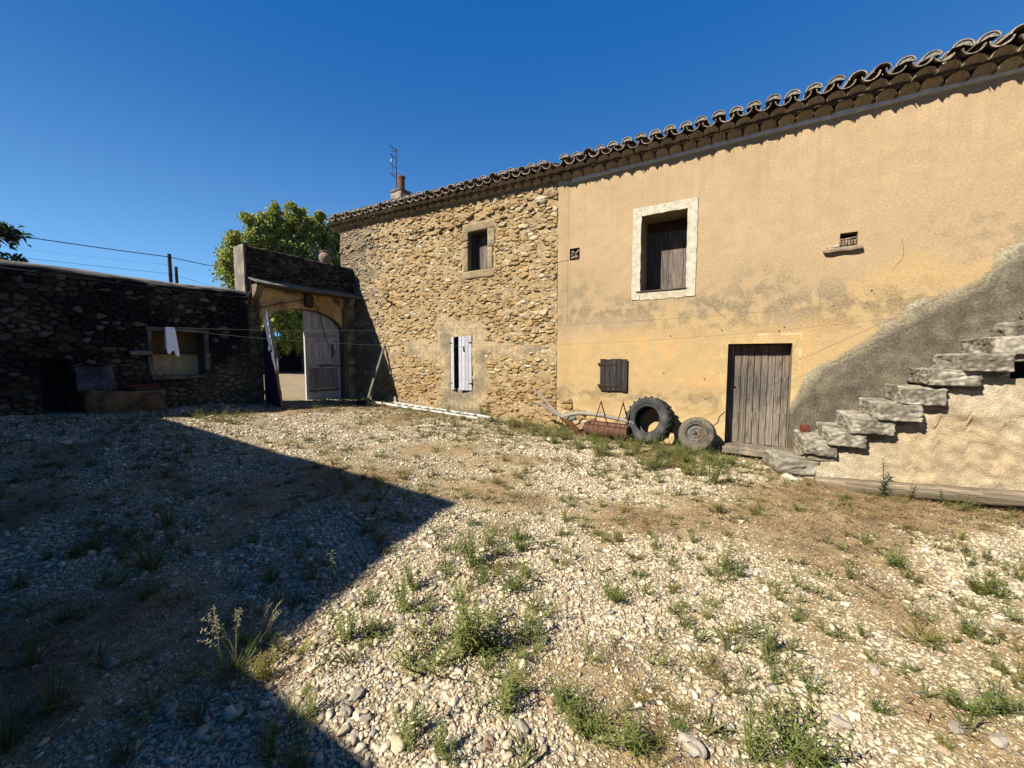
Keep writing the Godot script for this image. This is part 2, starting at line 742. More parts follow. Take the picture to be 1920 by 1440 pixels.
func bulge(kind: String, u: float, v: float) -> float:
	if kind == "stone_house":
		var k := patch(u, v)
		return 0.046 + 0.021 * nz(u * 5.0, v * 6.0, 2.0) + 0.016 * nz(u * 15.0, v * 17.0, 8.0) + k * (0.018 + 0.008 * nz(u * 2.0, v * 2.0, 31.0))
	if kind == "plaster_house":
		var rough := smoothstep(0.75, 0.25, v + 0.4 * nz(u * 1.3, v * 1.3, 70.0)) * smoothstep(1.6, 0.6, u)
		return 0.042 * smoothstep(-3.15, -3.5, u) + 0.006 * nz(u * 0.8, v * 0.8, 5.0) + 0.0022 * nz(u * 5.0, v * 5.0, 6.0) + rough * (0.010 * nz(u * 5.0, v * 6.0, 12.0) + 0.006 * nz(u * 14.0, v * 15.0, 13.0) - 0.008)
	if kind == "stair_wall":
		var r := smoothstep(1.7, 2.7, u + 0.6 * nz(u * 1.5, v * 1.5, 80.0)) * smoothstep(1.25, 0.75, v)
		return 0.007 * nz(u * 1.4, v * 1.6, 5.0) + 0.003 * nz(u * 9.0, v * 9.0, 6.0) + r * (0.024 * nz(u * 3.0, v * 5.0, 12.0) + 0.026 * nz(u * 8.0, v * 13.0, 13.0) + 0.010 * nz(u * 21.0, v * 30.0, 14.0) - 0.012)
	if kind == "yard_wall":
		return 0.016 + 0.020 * nz(u * 4.0, v * 5.0, 2.0) + 0.012 * nz(u * 14.0, v * 15.0, 8.0)
	return 0.003 * nz(u * 3.0, v * 3.0, 5.0)


func wall_tint(kind: String, u: float, v: float) -> Color:
	if kind == "stone_house":
		var k := patch(u, v)
		var c := Color(0.575, 0.415, 0.22).lerp(Color(0.62, 0.46, 0.255), 0.5 + nz(u * 0.7, v * 0.7, 3.0))
		c = c.lerp(Color(0.68, 0.54, 0.33), k * 0.7)
		c = c.lerp(Color(0.27, 0.235, 0.18), clampf(k * (0.2 + 1.5 * nz(u * 0.9 + 4.0, v * 1.4, 33.0)), 0, 0.7))
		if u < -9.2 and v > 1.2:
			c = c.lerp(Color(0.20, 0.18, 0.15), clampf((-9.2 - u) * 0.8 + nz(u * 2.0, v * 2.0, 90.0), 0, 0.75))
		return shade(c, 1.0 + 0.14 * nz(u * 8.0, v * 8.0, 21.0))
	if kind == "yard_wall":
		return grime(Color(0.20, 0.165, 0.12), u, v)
	return Color(1, 1, 1)


# black weathering of the wall in the shade: heavy above, brown below
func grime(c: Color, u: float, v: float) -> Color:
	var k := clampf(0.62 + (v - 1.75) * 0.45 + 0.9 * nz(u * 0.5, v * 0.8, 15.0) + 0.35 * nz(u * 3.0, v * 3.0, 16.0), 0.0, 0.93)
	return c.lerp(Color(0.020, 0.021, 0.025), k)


func stone_tint() -> Color:
	var r := rng.randf()
	var c := Color(0.56, 0.385, 0.185)
	if r < 0.22:
		c = Color(0.70, 0.555, 0.34)
	elif r < 0.40:
		c = Color(0.48, 0.315, 0.15)
	elif r < 0.52:
		c = Color(0.60, 0.41, 0.175)
	elif r < 0.57:
		c = Color(0.80, 0.69, 0.50)
	elif r < 0.63:
		c = Color(0.45, 0.315, 0.19)
	return shade(c, rnd(0.82, 1.15))


# ---------- roof tiles ----------
# a half round clay tile, hollow, L long along +z (low end), tapering; rise > 0 arches up, < 0 lies as a gutter
func tile_mesh(wide: float, narrow: float, length: float, up: bool, filled: Color, seed_: int) -> ArrayMesh:
	var g := G.new()
	var s := 1.0 if up else -1.0
	var seg := 8
	var th := 0.014
	rng.seed = seed_
	var tone := rnd(0.7, 1.35)
	var c0 := shade(Color(0.52, 0.355, 0.24), tone)
	var cols := []
	for side in 2:
		for e in 3:
			var z := length * e / 2.0
			var r := lerpf(narrow, wide, e / 2.0) * 0.5 - side * th
			for k in seg + 1:
				var a := PI * k / seg
				var lichen := clampf(0.5 + 1.4 * nz(z * 6.0 + seed_, a * 1.7, side * 5.0), 0, 1)
				g.col = c0.lerp(Color(0.70, 0.62, 0.49), lichen * (0.85 if side == 0 and up else 0.4))
				if e == 2 and lichen > 0.35:
					g.col = g.col.lerp(Color(0.68, 0.61, 0.51), 0.6)
				g.p(Vector3(cos(a) * r, s * sin(a) * r * 0.82, z))
	var row := seg + 1
	for side in 2:
		for e in 2:
			for k in seg:
				var a := (side * 3 + e) * row + k
				var out := Vector3(cos(PI * (k + 0.5) / seg), s * sin(PI * (k + 0.5) / seg), 0) * (1.0 if side == 0 else -1.0)
				g.quad_i(a, a + 1, a + row + 1, a + row, out)
	# rims, with points of their own so that the edge stays sharp
	for e in [0, 2]:
		for k in seg:
			var ids := []
			for q in [e * row + k, e * row + k + 1, (3 + e) * row + k + 1, (3 + e) * row + k]:
				g.col = shade(Color(0.78, 0.66, 0.52), tone)
				ids.append(g.p(g.v[q]))
			g.quad_i(ids[0], ids[1], ids[2], ids[3], Vector3(0, 0, e - 1))
	for k in [0, seg]:
		for e in 2:
			var ids := []
			for q in [e * row + k, (e + 1) * row + k, (4 + e) * row + k, (3 + e) * row + k]:
				g.col = c0
				ids.append(g.p(g.v[q]))
			g.quad_i(ids[0], ids[1], ids[2], ids[3], Vector3(0, -s, 0))
	if filled.a > 0:   # mortar packed into the end
		g.col = filled
		var r := wide * 0.5 - th
		var m := g.p(Vector3(0, s * r * 0.25, length - 0.004))
		var f := g.v.size()
		for k in seg + 1:
			var a := PI * k / seg
			g.p(Vector3(cos(a) * r, s * sin(a) * r * 0.80, length - 0.012 + 0.008 * nz(k * 3.0, seed_)))
		for k in seg:
			g.tri_o(m, f + k, f + k + 1, Vector3(0, 0, 1))
	return g.mesh(M.tile)


# a solid tile end of the stepped cornice under the eave
func cornice_mesh(wide: float, tall: float, deep: float, seed_: int) -> ArrayMesh:
	var g := G.new()
	rng.seed = seed_
	var tone := rnd(0.85, 1.15)
	var seg := 9
	var row := seg + 1
	for e in [0.0, 0.82, 1.0]:
		for k in row:
			var a := PI * k / seg
			var r := wide * 0.5 * (1.0 if e < 0.95 else 0.93)
			g.col = shade(Color(0.64, 0.475, 0.30).lerp(Color(0.72, 0.59, 0.41), clampf(0.5 + nz(a * 2.0, e * 3.0, seed_ * 0.7), 0, 1)), tone)
			g.p(Vector3(cos(a) * r, sin(a) * tall * (1.0 if e < 0.95 else 0.95), deep * e))
	for e in 2:
		for k in seg:
			var a := e * row + k
			g.quad_i(a, a + 1, a + row + 1, a + row, Vector3(cos(PI * (k + 0.5) / seg), sin(PI * (k + 0.5) / seg), 0.2 * e))
	# the mortar filling slopes back from the rim to the underside
	g.col = shade(Color(0.78, 0.63, 0.44), tone)
	var f := g.v.size()
	for k in row:
		g.p(g.v[2 * row + k] + Vector3(0, 0, -0.006))
	for k in row:
		var q := g.v[2 * row + k]
		g.p(Vector3(q.x * 0.93, q.y * 0.40 + 0.008, deep - 0.075))
	for k in row:
		var q := g.v[2 * row + k]
		g.p(Vector3(q.x * 0.97, -0.004, deep - 0.15))
	for e in 2:
		for k in seg:
			var a := f + e * row + k
			g.quad_i(a, a + 1, a + row + 1, a + row, Vector3(0, -0.7, 0.7))
	g.face(Vector3(-wide * 0.5, -0.004, 0), Vector3(wide * 0.5, -0.004, 0), Vector3(wide * 0.47, -0.004, deep - 0.15), Vector3(-wide * 0.47, -0.004, deep - 0.15), wide, deep)
	return g.mesh(M.tile)


func eave_y(x: float) -> float:   # top of the cornice
	if x < -3.45:
		return 5.475 - (x + 3.45) * 0.031
	return 5.475 - 0.012 * (x + 3.45) * 0.5 + 0.012 * sin(x * 1.1)


func build_eaves(parent: Node3D, x0: float, x1: float, dull: float) -> void:
	var cov := []
	var und := []
	var cor := []
	for k in 7:
		cov.append(tile_mesh(0.205, 0.165, 0.46, true, Color(0.66, 0.62, 0.55, 1) if k % 3 != 2 else Color(0, 0, 0, 0), 100 + k))
		und.append(tile_mesh(0.215, 0.175, 0.46, false, Color(0, 0, 0, 0), 120 + k))
		cor.append(cornice_mesh(0.228, 0.096, 0.29, 140 + k))
	rng.seed = int(900 + x0 * 10)
	# two stepped rows of the cornice
	var cw := 0.232
	for row in 2:
		var n := int((x1 - x0) / cw)
		for i in n + 1:
			var x := x0 + (i + 0.5 * row) * cw
			if x > x1 - 0.05:
				continue
			var o := part(parent, "cornice_tile", cor[rng.randi() % 7])
			var y := eave_y(x) - 0.175 + row * 0.090
			o.position = Vector3(x, y + rnd(-0.006, 0.006), -0.12 + row * 0.125 + rnd(-0.008, 0.008))
			o.rotation = Vector3(rnd(-0.02, 0.02), rnd(-0.04, 0.04), rnd(-0.04, 0.04))
	# mortar beds between the rows
	for row in 3:
		var g := G.new()
		var seg := 24
		var deep: float = [0.03, 0.11, 0.20][row]
		for i in seg:
			var xa := lerpf(x0, x1, i / float(seg))
			var xb := lerpf(x0, x1, (i + 1.0) / seg)
			var ya := eave_y((xa + xb) / 2) - 0.175 + row * 0.090
			g.col = Color(0.50, 0.41, 0.29)
			g.box(Vector3((xa + xb) / 2, ya - 0.012 + 0.003 * row, deep / 2 - 0.1), Vector3(xb - xa - 0.001, 0.022 - 0.004 * row, deep + 0.2 - 0.002), Basis(), 0.004)
		part(parent, "mortar_bed", g.mesh(M.mortar))
	# two courses of tiles along the edge one by one, the rest behind as one part
	var tw := 0.245
	var pitch := -atan(0.30)
	var count := int((x1 - x0) / tw)
	tw = (x1 - x0) / count
	var far_c := []
	var far_u := []
	var tint := []
	for course in 16:
		for i in count:
			var x := x0 + (i + 0.5) * tw
			var zlow := 0.355 - course * 0.36
			var y := eave_y(x) + 0.076 + course * 0.36 * 0.30 + course * 0.002
			var loose := 1.0 + (2.0 if x > 1.2 else 0.0)
			for layer in 2:
				var xx := x + layer * tw * 0.5
				if layer == 1 and i == count - 1:
					continue
				var up := layer == 1
				var b := Basis(Vector3.UP, rnd(-0.035, 0.035) * loose) * Basis(Vector3.RIGHT, -pitch + rnd(-0.02, 0.02)) * Basis(Vector3.BACK, rnd(-0.07, 0.07) * loose)
				var low := Vector3(xx + rnd(-0.008, 0.008) * loose, y + (0.022 if up else 0.0) + rnd(-0.005, 0.008) * loose, zlow + rnd(-0.03, 0.02) + (-0.015 if up else 0.0))
				var tr := Transform3D(b, low - b * Vector3(0, 0, 0.46))
				if course < 2:
					var o := part(parent, "cover_tile" if up else "gutter_tile", (cov if up else und)[rng.randi() % 7])
					o.transform = tr
				elif up:
					far_c.append(tr)
					tint.append(Color(1, 1, 1))
				else:
					far_u.append(tr)
	scatter(parent, "upper_cover_tiles", cov[3], far_c, tint)
	var t2 := []
	for i in far_u.size():
		t2.append(Color(1, 1, 1))
	scatter(parent, "upper_gutter_tiles", und[0], far_u, t2)


func roof_slab(g: G, x0: float, x1: float, z0: float, z1: float, y0a: float, y0b: float, y1a: float, y1b: float, th: float) -> void:
	var a := [Vector3(x0, y0a, z0), Vector3(x1, y0b, z0), Vector3(x1, y1b, z1), Vector3(x0, y1a, z1)]
	var d := Vector3(0, -th, 0)
	g.face(a[0], a[1], a[2], a[3])
	g.face(a[3] + d, a[2] + d, a[1] + d, a[0] + d)
	for i in 4:
		g.face(a[i] + d, a[(i + 1) % 4] + d, a[(i + 1) % 4], a[i])


func plank_row(parent: Node3D, called: String, r: Rect2, n: int, z: float, thick: float, c: Color, m: Material, sub := "plank", flat := true) -> MeshInstance3D:
	# boards side by side; the thing or part they belong to is a backing frame of two ledges
	var g := G.new()
	g.col = shade(c, 0.8)
	for k in [0.18, 0.82]:
		g.box(Vector3(r.get_center().x, lerpf(r.position.y, r.end.y, k), z - thick - 0.006), Vector3(r.size.x * 0.96, 0.09, 0.022), Basis(), 0.003, Vector2(rnd(0, 9), rnd(0, 9)))
	var o := part(parent, called, g.mesh(m))
	var x := r.position.x
	var ws := []
	var sum := 0.0
	for i in n:
		ws.append(rnd(0.75, 1.25))
		sum += ws[i]
	for i in n:
		var w: float = ws[i] / sum * r.size.x
		var q := G.new()
		q.col = shade(c, rnd(0.78, 1.18))
		q.box(Vector3(x + w / 2, r.get_center().y + rnd(-0.006, 0.006), z - thick / 2 + rnd(-0.004, 0.004)), Vector3(w - 0.007, r.size.y - rnd(0.002, 0.02), thick), Basis(Vector3.BACK, rnd(-0.003, 0.003)), 0.004, Vector2(rnd(0, 9), rnd(0, 9)))
		part(o, sub, q.mesh(m))
		x += w
	return o


# a rough stone block: a rounded box worn by noise
func rock(g: G, at: Vector3, size: Vector3, b: Basis, n: int, round_: float, amp: float, seed_: float, c: Color, dark := Color(0, 0, 0, 0)) -> void:
	var ids := {}
	var h := size * 0.5
	var r := minf(h.x, minf(h.y, h.z)) * round_
	for f in 3:
		for s in [-1.0, 1.0]:
			var grid := []
			for i in n + 1:
				for j in n + 1:
					var q := Vector3()
					q[f] = s
					q[(f + 1) % 3] = -1.0 + 2.0 * i / n
					q[(f + 2) % 3] = -1.0 + 2.0 * j / n
					var key := Vector3i((q * 1000.0).round())
					if not ids.has(key):
						var pt := q * h
						var core := pt.clamp(-(h - Vector3.ONE * r), h - Vector3.ONE * r)
						var d := (pt - core)
						d = d.normalized() if d.length() > 1e-6 else Vector3.UP
						var w := at + pt
						var k := 0.8 * nz(w.x * 4.5 + seed_, w.y * 7.0, w.z * 4.5) + 0.9 * nz(w.x * 12.0 + seed_, w.y * 18.0, w.z * 12.0) + 0.35 * nz(w.x * 30.0 + seed_, w.y * 40.0, w.z * 30.0)
						pt = core + d * r + d * k * amp
						g.col = shade(c, 1.0 + 0.35 * nz(w.x * 5.0, w.y * 5.0 + seed_, w.z * 5.0))
						if dark.a > 0:
							g.col = g.col.lerp(dark, clampf(0.36 + 1.1 * nz(w.x * 3.0 + seed_ * 2.0, w.y * 3.0, w.z * 3.0) + 0.9 * nz(w.x * 14.0 + seed_, w.y * 14.0, w.z * 14.0) - d.y * 0.30, 0, 0.9))
						ids[key] = g.p(at + b * pt)
					grid.append(ids[key])
			var nn := Vector3()
			nn[f] = s
			for i in n:
				for j in n:
					var a: int = grid[i * (n + 1) + j]
					g.quad_i(a, grid[(i + 1) * (n + 1) + j], grid[(i + 1) * (n + 1) + j + 1], grid[i * (n + 1) + j + 1], b * nn)


# move a thing's origin to its base without moving its parts
func rebase(o: Node3D, at: Vector3) -> void:
	for k in o.get_children():
		k.position -= at
	o.position = at


func build_stone_house() -> void:
	var h := thing("stone_house", "two storey rubble stone house with bare ochre stones beside the gateway", "house")
	var x0 := -10.87
	var x1 := -3.505
	var up := Rect2(-5.90, 3.70, 0.58, 0.93)
	var low := Rect2(-6.44, 0.80, 0.63, 1.31)
	var g := wall_face("stone_house", lines(x0, x1, 0.06, [up.position.x, up.end.x, low.position.x, low.end.x]), lines(-0.35, 5.60, 0.06, [up.position.y, up.end.y, low.position.y, low.end.y]), [up, low])
	g.col = Color(0.36, 0.29, 0.19)
	reveal(g, up, 0.5)
	reveal(g, low, 0.5)
	part(h, "wall", g.mesh(M.mortar))
	g = G.new()
	g.col = Color(0.36, 0.29, 0.19)
	g.box(Vector3(x0 + 0.2, 2.7, -3.72), Vector3(0.4, 6.0, 7.4), Basis(), 0.02)
	part(h, "side_wall", g.mesh(M.mortar))
	g = G.new()
	g.col = Color(0.36, 0.29, 0.19)
	g.box(Vector3((x0 + x1) / 2, 2.7, -7.2), Vector3(x1 - x0 - 0.9, 6.0, 0.4), Basis(), 0.02)
	part(h, "back_wall", g.mesh(M.mortar))
	g = G.new()
	g.col = Color(0.36, 0.29, 0.19)
	g.box(Vector3(-3.53, 2.5, -0.20), Vector3(0.30, 5.7, 0.37), Basis(), 0.005)
	part(h, "party_wall", g.mesh(M.mortar))
	# masonry
	rng.seed = 4401
	var holes := [rect_poly(Rect2(-6.10, 3.50, 0.98, 1.36)), rect_poly(Rect2(-6.62, 0.55, 1.0, 1.85))]
	var cells := rubble(Rect2(x0, -0.2, x1 - x0, 5.62), holes, [[0.16, 0.22, 7], [0.09, 0.13, 30], [0.055, 0.078, 130], [0.033, 0.043, 220]], 2.05, 0.0025)
	var keep := []
	for c in cells:
		var k := patch(c.at.x, c.at.y)
		if rng.randf() < k * 0.93 or rng.randf() < 0.02:
			continue
		c.base = 0.012
		c.depth = rnd(0.029, 0.054) * (1.0 + minf(c.area * 9.0, 0.35))
		if rng.randf() < 0.15:
			c.depth *= rnd(0.4, 0.7)
		if c.at.y > 4.75 and c.at.y < 5.05 and rng.randf() < 0.4:
			c.depth += rnd(0.02, 0.05)   # a broken string course below the eave
		c.tint = stone_tint()
		if c.at.y < 1.1:
			c.tint = c.tint.lerp(Color(0.45, 0.27, 0.105), 0.55)
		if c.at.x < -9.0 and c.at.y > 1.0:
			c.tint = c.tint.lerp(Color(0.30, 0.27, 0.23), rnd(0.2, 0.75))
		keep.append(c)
	# bare stones that come out from under the torn edge of the neighbouring render
	for c in rubble(Rect2(-3.50, -0.25, 1.1, 1.15), [], [[0.07, 0.1, 40], [0.05, 0.06, 120]], 1.4, 0.006):
		var lim: float = 0.98 - (c.at.x + 3.5) * 0.95 + 0.12 * sin(c.at.x * 23.0)
		if c.at.y < lim:
			c.base = -0.012
			c.depth = rnd(0.035, 0.06)
			c.tint = stone_tint().lerp(Color(0.42, 0.25, 0.11), 0.4)
			keep.append(c)
	lay_stones(h, keep)
	# upper window
	var fc := Color(0.47, 0.37, 0.215)
	g = G.new()
	g.col = Color(0.13, 0.10, 0.075)
	g.box(Vector3(-5.865, 4.165, -0.11), Vector3(0.05, 0.90, 0.06), Basis(), 0.004)
	g.box(Vector3(-5.61, 4.60, -0.11), Vector3(0.44, 0.05, 0.06), Basis(), 0.004)
	var w := part(h, "window", g.mesh(M.wood), "upper window boarded up with grey planks")
	for q in [["lintel", -5.60, 4.735, 0.92, 0.205], ["sill", -5.61, 3.605, 0.98, 0.185], ["jamb", -5.98, 4.35, 0.155, 0.15], ["jamb", -6.02, 4.54, 0.235, 0.20], ["jamb", -5.975, 3.985, 0.145, 0.56], ["jamb", -5.215, 4.42, 0.205, 0.42], ["jamb", -5.245, 3.952, 0.145, 0.50]]:
		g = G.new()
		rock(g, Vector3(q[1], q[2], -0.012), Vector3(q[3], q[4], 0.165), Basis(), 5, 0.14, 0.006, q[2] * 7.0, shade(fc, rnd(0.9, 1.1)))
		part(w, q[0], g.mesh(M.stone))
	var px := -5.86
	for i in 3:
		var wd: float = [0.20, 0.17, 0.17][i]
		g = G.new()
		g.col = [Color(0.20, 0.17, 0.15), Color(0.30, 0.25, 0.215), Color(0.36, 0.31, 0.28)][i]
		g.box(Vector3(px + wd / 2, 4.15, -0.25 + 0.004 * i), Vector3(wd - 0.006, 0.92, 0.03), Basis(), 0.004, Vector2(i * 2.3, i * 1.7))
		part(w, "plank", g.mesh(M.wood))
		px += wd
	# lower window with two pale shutters ajar
	g = G.new()
	g.col = Color(0.02, 0.02, 0.02)
	g.box(Vector3(-6.125, 1.455, -0.47), Vector3(0.66, 1.35, 0.04), Basis(), 0.004)
	w = part(h, "shutter_window", g.mesh(M.black), "lower window with pale blue grey shutters ajar")
	g = G.new()
	g.col = Color(0.13, 0.12, 0.11)
	g.box(Vector3(-6.125, 2.10, 0.0), Vector3(0.64, 0.03, 0.11), Basis(), 0.003)
	g.box(Vector3(-6.43, 1.445, 0.0), Vector3(0.03, 1.27, 0.09), Basis(), 0.003)
	g.box(Vector3(-5.82, 1.445, 0.0), Vector3(0.03, 1.27, 0.09), Basis(), 0.003)
	part(w, "frame", g.mesh(M.wood))
	for leaf in [[-6.45, 1, 0.165, deg_to_rad(-26), 2], [-5.795, -1, 0.375, deg_to_rad(8), 4]]:
		for i in leaf[4]:
			g = G.new()
			var pw: float = leaf[2] / leaf[4]
			g.col = shade(Color(0.60, 0.61, 0.68), rnd(0.88, 1.08))
			g.xf = Transform3D(Basis(Vector3.UP, leaf[3]), Vector3(leaf[0], 1.43, 0.075))
			g.box(Vector3(leaf[1] * pw * (i + 0.5), rnd(-0.004, 0.004), 0.0), Vector3(pw - 0.006, 1.35 + rnd(-0.006, 0.006), 0.028), Basis(), 0.004, Vector2(rnd(0, 5), rnd(0, 5)))
			part(w, "shutter_plank", g.mesh(M.paint_wood))
		g = G.new()
		g.xf = Transform3D(Basis(Vector3.UP, leaf[3]), Vector3(leaf[0], 1.43, 0.075))
		for y in [-0.5, 0.52]:
			g.box(Vector3(leaf[1] * 0.03, y, 0.02), Vector3(0.09, 0.03, 0.008), Basis(), 0.002)
		part(w, "hinge", g.mesh(M.iron))
	g = G.new()
	g.col = Color(0.07, 0.065, 0.06)
	g.xf = Transform3D(Basis(Vector3.UP, deg_to_rad(9)), Vector3(-5.795, 1.43, 0.075))
	g.box(Vector3(-0.22, 0.36, 0.017), Vector3(0.035, 0.13, 0.012), Basis(Vector3.BACK, 0.1), 0.003)
	part(w, "shutter_catch", g.mesh(M.iron))
	build_eaves(h, x0 - 0.28, x1, 1.0)
	g = G.new()
	g.col = Color(0.16, 0.11, 0.08)
	roof_slab(g, x0 - 0.25, x1, 0.20, -7.4, 5.66, 5.46, 7.94, 7.74, 0.06)
	part(h, "roof", g.mesh(M.wood))
	# chimney
	g = G.new()
	rock(g, Vector3(-9.83, 6.52, -1.5), Vector3(0.48, 0.86, 0.46), Basis(), 6, 0.18, 0.012, 3.0, Color(0.42, 0.36, 0.28), Color(0.2, 0.17, 0.14))
	var ch := part(h, "chimney", g.mesh(M.render))
	g = G.new()
	rock(g, Vector3(-9.83, 6.965, -1.5), Vector3(0.52, 0.12, 0.5), Basis(), 5, 0.9, 0.012, 5.0, Color(0.20, 0.175, 0.15), Color(0.12, 0.11, 0.1))
	part(ch, "chimney_cap", g.mesh(M.render))
	g = G.new()
	g.col = Color(0.30, 0.13, 0.075)
	g.lathe([[0.0, 7.0], [0.105, 7.0], [0.115, 7.1], [0.105, 7.12], [0.105, 7.38], [0.125, 7.40], [0.125, 7.46], [0.10, 7.46], [0.095, 7.2], [0.0, 7.2]], 14, Transform3D(Basis(), Vector3(-9.79, 0, -1.5)))
	part(ch, "chimney_pot", g.mesh(M.tile))
	rebase(h, Vector3(-7.2, 0.2, 0))


func plaster_tex() -> ImageTexture:
	# x from -3.52 to 4.2, y from -0.4 to 5.6: two limewashes, grey stains, cement along the stairs
	var w := 1160
	var h := 900
	var big := grey(noise(51, 0.006), w, h, false)
	var mid := grey(noise(52, 0.022), w, h, false)
	var fine := grey(noise(53, 0.16), w, h, false)
	var streak := noise(54, 0.03)
	var d := PackedByteArray()
	d.resize(w * h * 3)
	var cem := [Vector2(0.60, -0.4), Vector2(0.66, 0.75), Vector2(0.81, 1.07), Vector2(1.19, 1.51), Vector2(1.73, 1.99), Vector2(2.32, 2.41), Vector2(2.75, 2.70), Vector2(3.06, 2.97), Vector2(4.3, 4.0)]
	var ora := [Vector2(-3.6, 1.92), Vector2(-2.6, 2.1), Vector2(-1.5, 2.26), Vector2(0.02, 2.20), Vector2(0.62, 2.29), Vector2(1.15, 2.55), Vector2(1.69, 2.72), Vector2(2.19, 2.87), Vector2(4.3, 3.0)]
	for i in w:
		var x := -3.52 + 7.72 * (i + 0.5) / w
		var cy := -1.0
		if x > 0.55:
			for k in cem.size() - 1:
				if x <= cem[k + 1].x:
					cy = lerpf(cem[k].y, cem[k + 1].y, clampf((x - cem[k].x) / (cem[k + 1].x - cem[k].x), 0, 1))
					break
		var oy := 2.0
		for k in ora.size() - 1:
			if x <= ora[k + 1].x:
				oy = lerpf(ora[k].y, ora[k + 1].y, clampf((x - ora[k].x) / (ora[k + 1].x - ora[k].x), 0, 1))
				break
		for j in h:
			var y := 5.6 - 6.0 * (j + 0.5) / h
			var q := j * w + i
			var b := big[q] / 255.0 - 0.5
			var m := mid[q] / 255.0 - 0.5
			var f := fine[q] / 255.0 - 0.5
			var up := smoothstep(-0.10, 0.22, y - oy + b * 0.7 + m * 0.35)
			var o := Vector3(0.700, 0.597, 0.430).lerp(Vector3(0.672, 0.580, 0.450), up)
			o += Vector3(0.020, 0.016, 0.02) * (b * 1.6 + m * 0.7)
			# red and pale clouds in the lower wash
			if up < 1.0:
				o += (1.0 - up) * Vector3(0.025, -0.010, -0.045) * clampf(m * 2.0 + b * 1.6, -0.15, 0.7)
			# grey lichen bands under the window and at the base of the upper coat
			var g := clampf(1.0 - absf(y - 2.42 - 0.35 * b + 0.05 * x) / 0.62, 0, 1) * clampf(0.55 + 3.0 * m + 2.2 * b, 0, 1)
			g = maxf(g, clampf(1.0 - absf(y - 2.9) / 0.8, 0, 1) * clampf(1.0 - absf(x + 3.0) / 0.9, 0, 1) * clampf(0.6 + 2.6 * m, 0, 1) * 0.9)
			g = maxf(g, clampf(1.0 - absf(y - 2.7) / 0.7, 0, 1) * clampf(1.0 - absf(x - 0.15) / 1.2, 0, 1) * clampf(0.6 + 3.0 * m + b, 0, 1))
			g = maxf(g, clampf(1.0 - absf(y - 0.82) / 0.3, 0, 1) * clampf(0.4 + 3.0 * m + 2.0 * b, 0, 1) * 0.95 * (1.0 if x < -0.3 else 0.0))
			g = maxf(g, clampf((x - 1.2) / 1.6, 0, 1) * clampf(1.0 - absf(y - 3.3) / 0.9, 0, 1) * clampf(0.2 + 2.4 * m + 1.2 * b, 0, 1) * 0.75)
			o = o.lerp(Vector3(0.46, 0.42, 0.335) * (1.0 + f * 0.5), g * 0.70)
			# torn pale ground coat near the foot
			var pale := smoothstep(0.62, 0.38, y + b * 0.8 + m * 0.5) * (1.0 if x < 0.6 else 0.0)
			o = o.lerp(Vector3(0.75, 0.66, 0.48) + Vector3(0.1, 0.1, 0.1) * m, pale * 0.8)
			# pale edging of the doorway
			var dx := maxf(-0.36 - x, x - 0.80)
			var dy := y - 1.99
			if maxf(dx, dy) < 0 and y > 0:
				o = o.lerp(Vector3(0.76, 0.67, 0.49), clampf(0.2 + m * 1.5, 0, 0.5))
				if maxf(dx, dy) > -0.03 and x > 0.2:
					o = o.lerp(Vector3(0.80, 0.74, 0.58), clampf(0.35 + m * 3.0, 0, 0.6))
			# cement render above the steps, with a paler worn border
			if x > 0.55 and cy > -0.9:
				var e := cy - y + (b * 0.30 + m * 0.16)
				if e > -0.13:
					var t := smoothstep(-0.13, -0.02, e)
					var deep := smoothstep(0.0, 0.17, e + m * 0.16)
					var grey_ := Vector3(0.55, 0.515, 0.43).lerp(Vector3(0.385, 0.36, 0.305), deep)
					grey_ *= 1.0 + f * 0.34 + m * 0.4 + b * 0.25
					o = o.lerp(grey_, t)
			# runs of rain below the eave and the loft window
			var run := clampf(streak.get_noise_2d(x * 260.0, y * 9.0) * 1.6, 0, 1)
			var wet := smoothstep(3.2, 5.1, y) * 0.9
			if x > -1.9 and x < -0.8 and y < 2.75:
				wet = maxf(wet, smoothstep(1.7, 2.75, y))
			if x > 1.0 and x < 1.5 and y < 3.2:
				wet = maxf(wet, smoothstep(2.5, 3.2, y))
			o *= 1.0 - 0.045 * run * wet
			# top: pale cement below the cornice
			var top := smoothstep(5.20, 5.24, y)
			o = o.lerp(Vector3(0.74, 0.71, 0.65), top)
			# vertical joint of the old corner
			if absf(x + 3.28 + 0.01 * m) < 0.006 and y > 2.3:
				o *= 0.86
			o *= 1.0 + f * 0.12 + 0.05 * m
			if f > 0.33 and m > 0.04:
				o = o.lerp(Vector3(0.88, 0.80, 0.64), 0.3)
			d[q * 3] = int(255 * clampf(o.x, 0, 1))
			d[q * 3 + 1] = int(255 * clampf(o.y, 0, 1))
			d[q * 3 + 2] = int(255 * clampf(o.z, 0, 1))
	# hair cracks and nail holes
	rng.seed = 88
	var cracks := []
	for start in [Vector2(-0.8, 2.7), Vector2(0.75, 1.9), Vector2(-1.95, 0.95), Vector2(1.9, 3.3)]:
		var line := [start]
		var way := Vector2(rnd(-0.6, 0.6), -1).normalized()
		for k in rng.randi_range(4, 9):
			way = (way + Vector2(rnd(-0.7, 0.7), rnd(-0.3, 0.1))).normalized()
			line.append(line[-1] + way * rnd(0.05, 0.13))
		cracks.append(line)
	for line in cracks:
		for k in line.size() - 1:
			for s in 60:
				var q: Vector2 = line[k].lerp(line[k + 1], s / 60.0)
				var at := (int((5.6 - q.y) / 6.0 * h) * w + int((q.x + 3.52) / 7.72 * w)) * 3
				for ch in 3:
					d[at + ch] = int(d[at + ch] * 0.92)
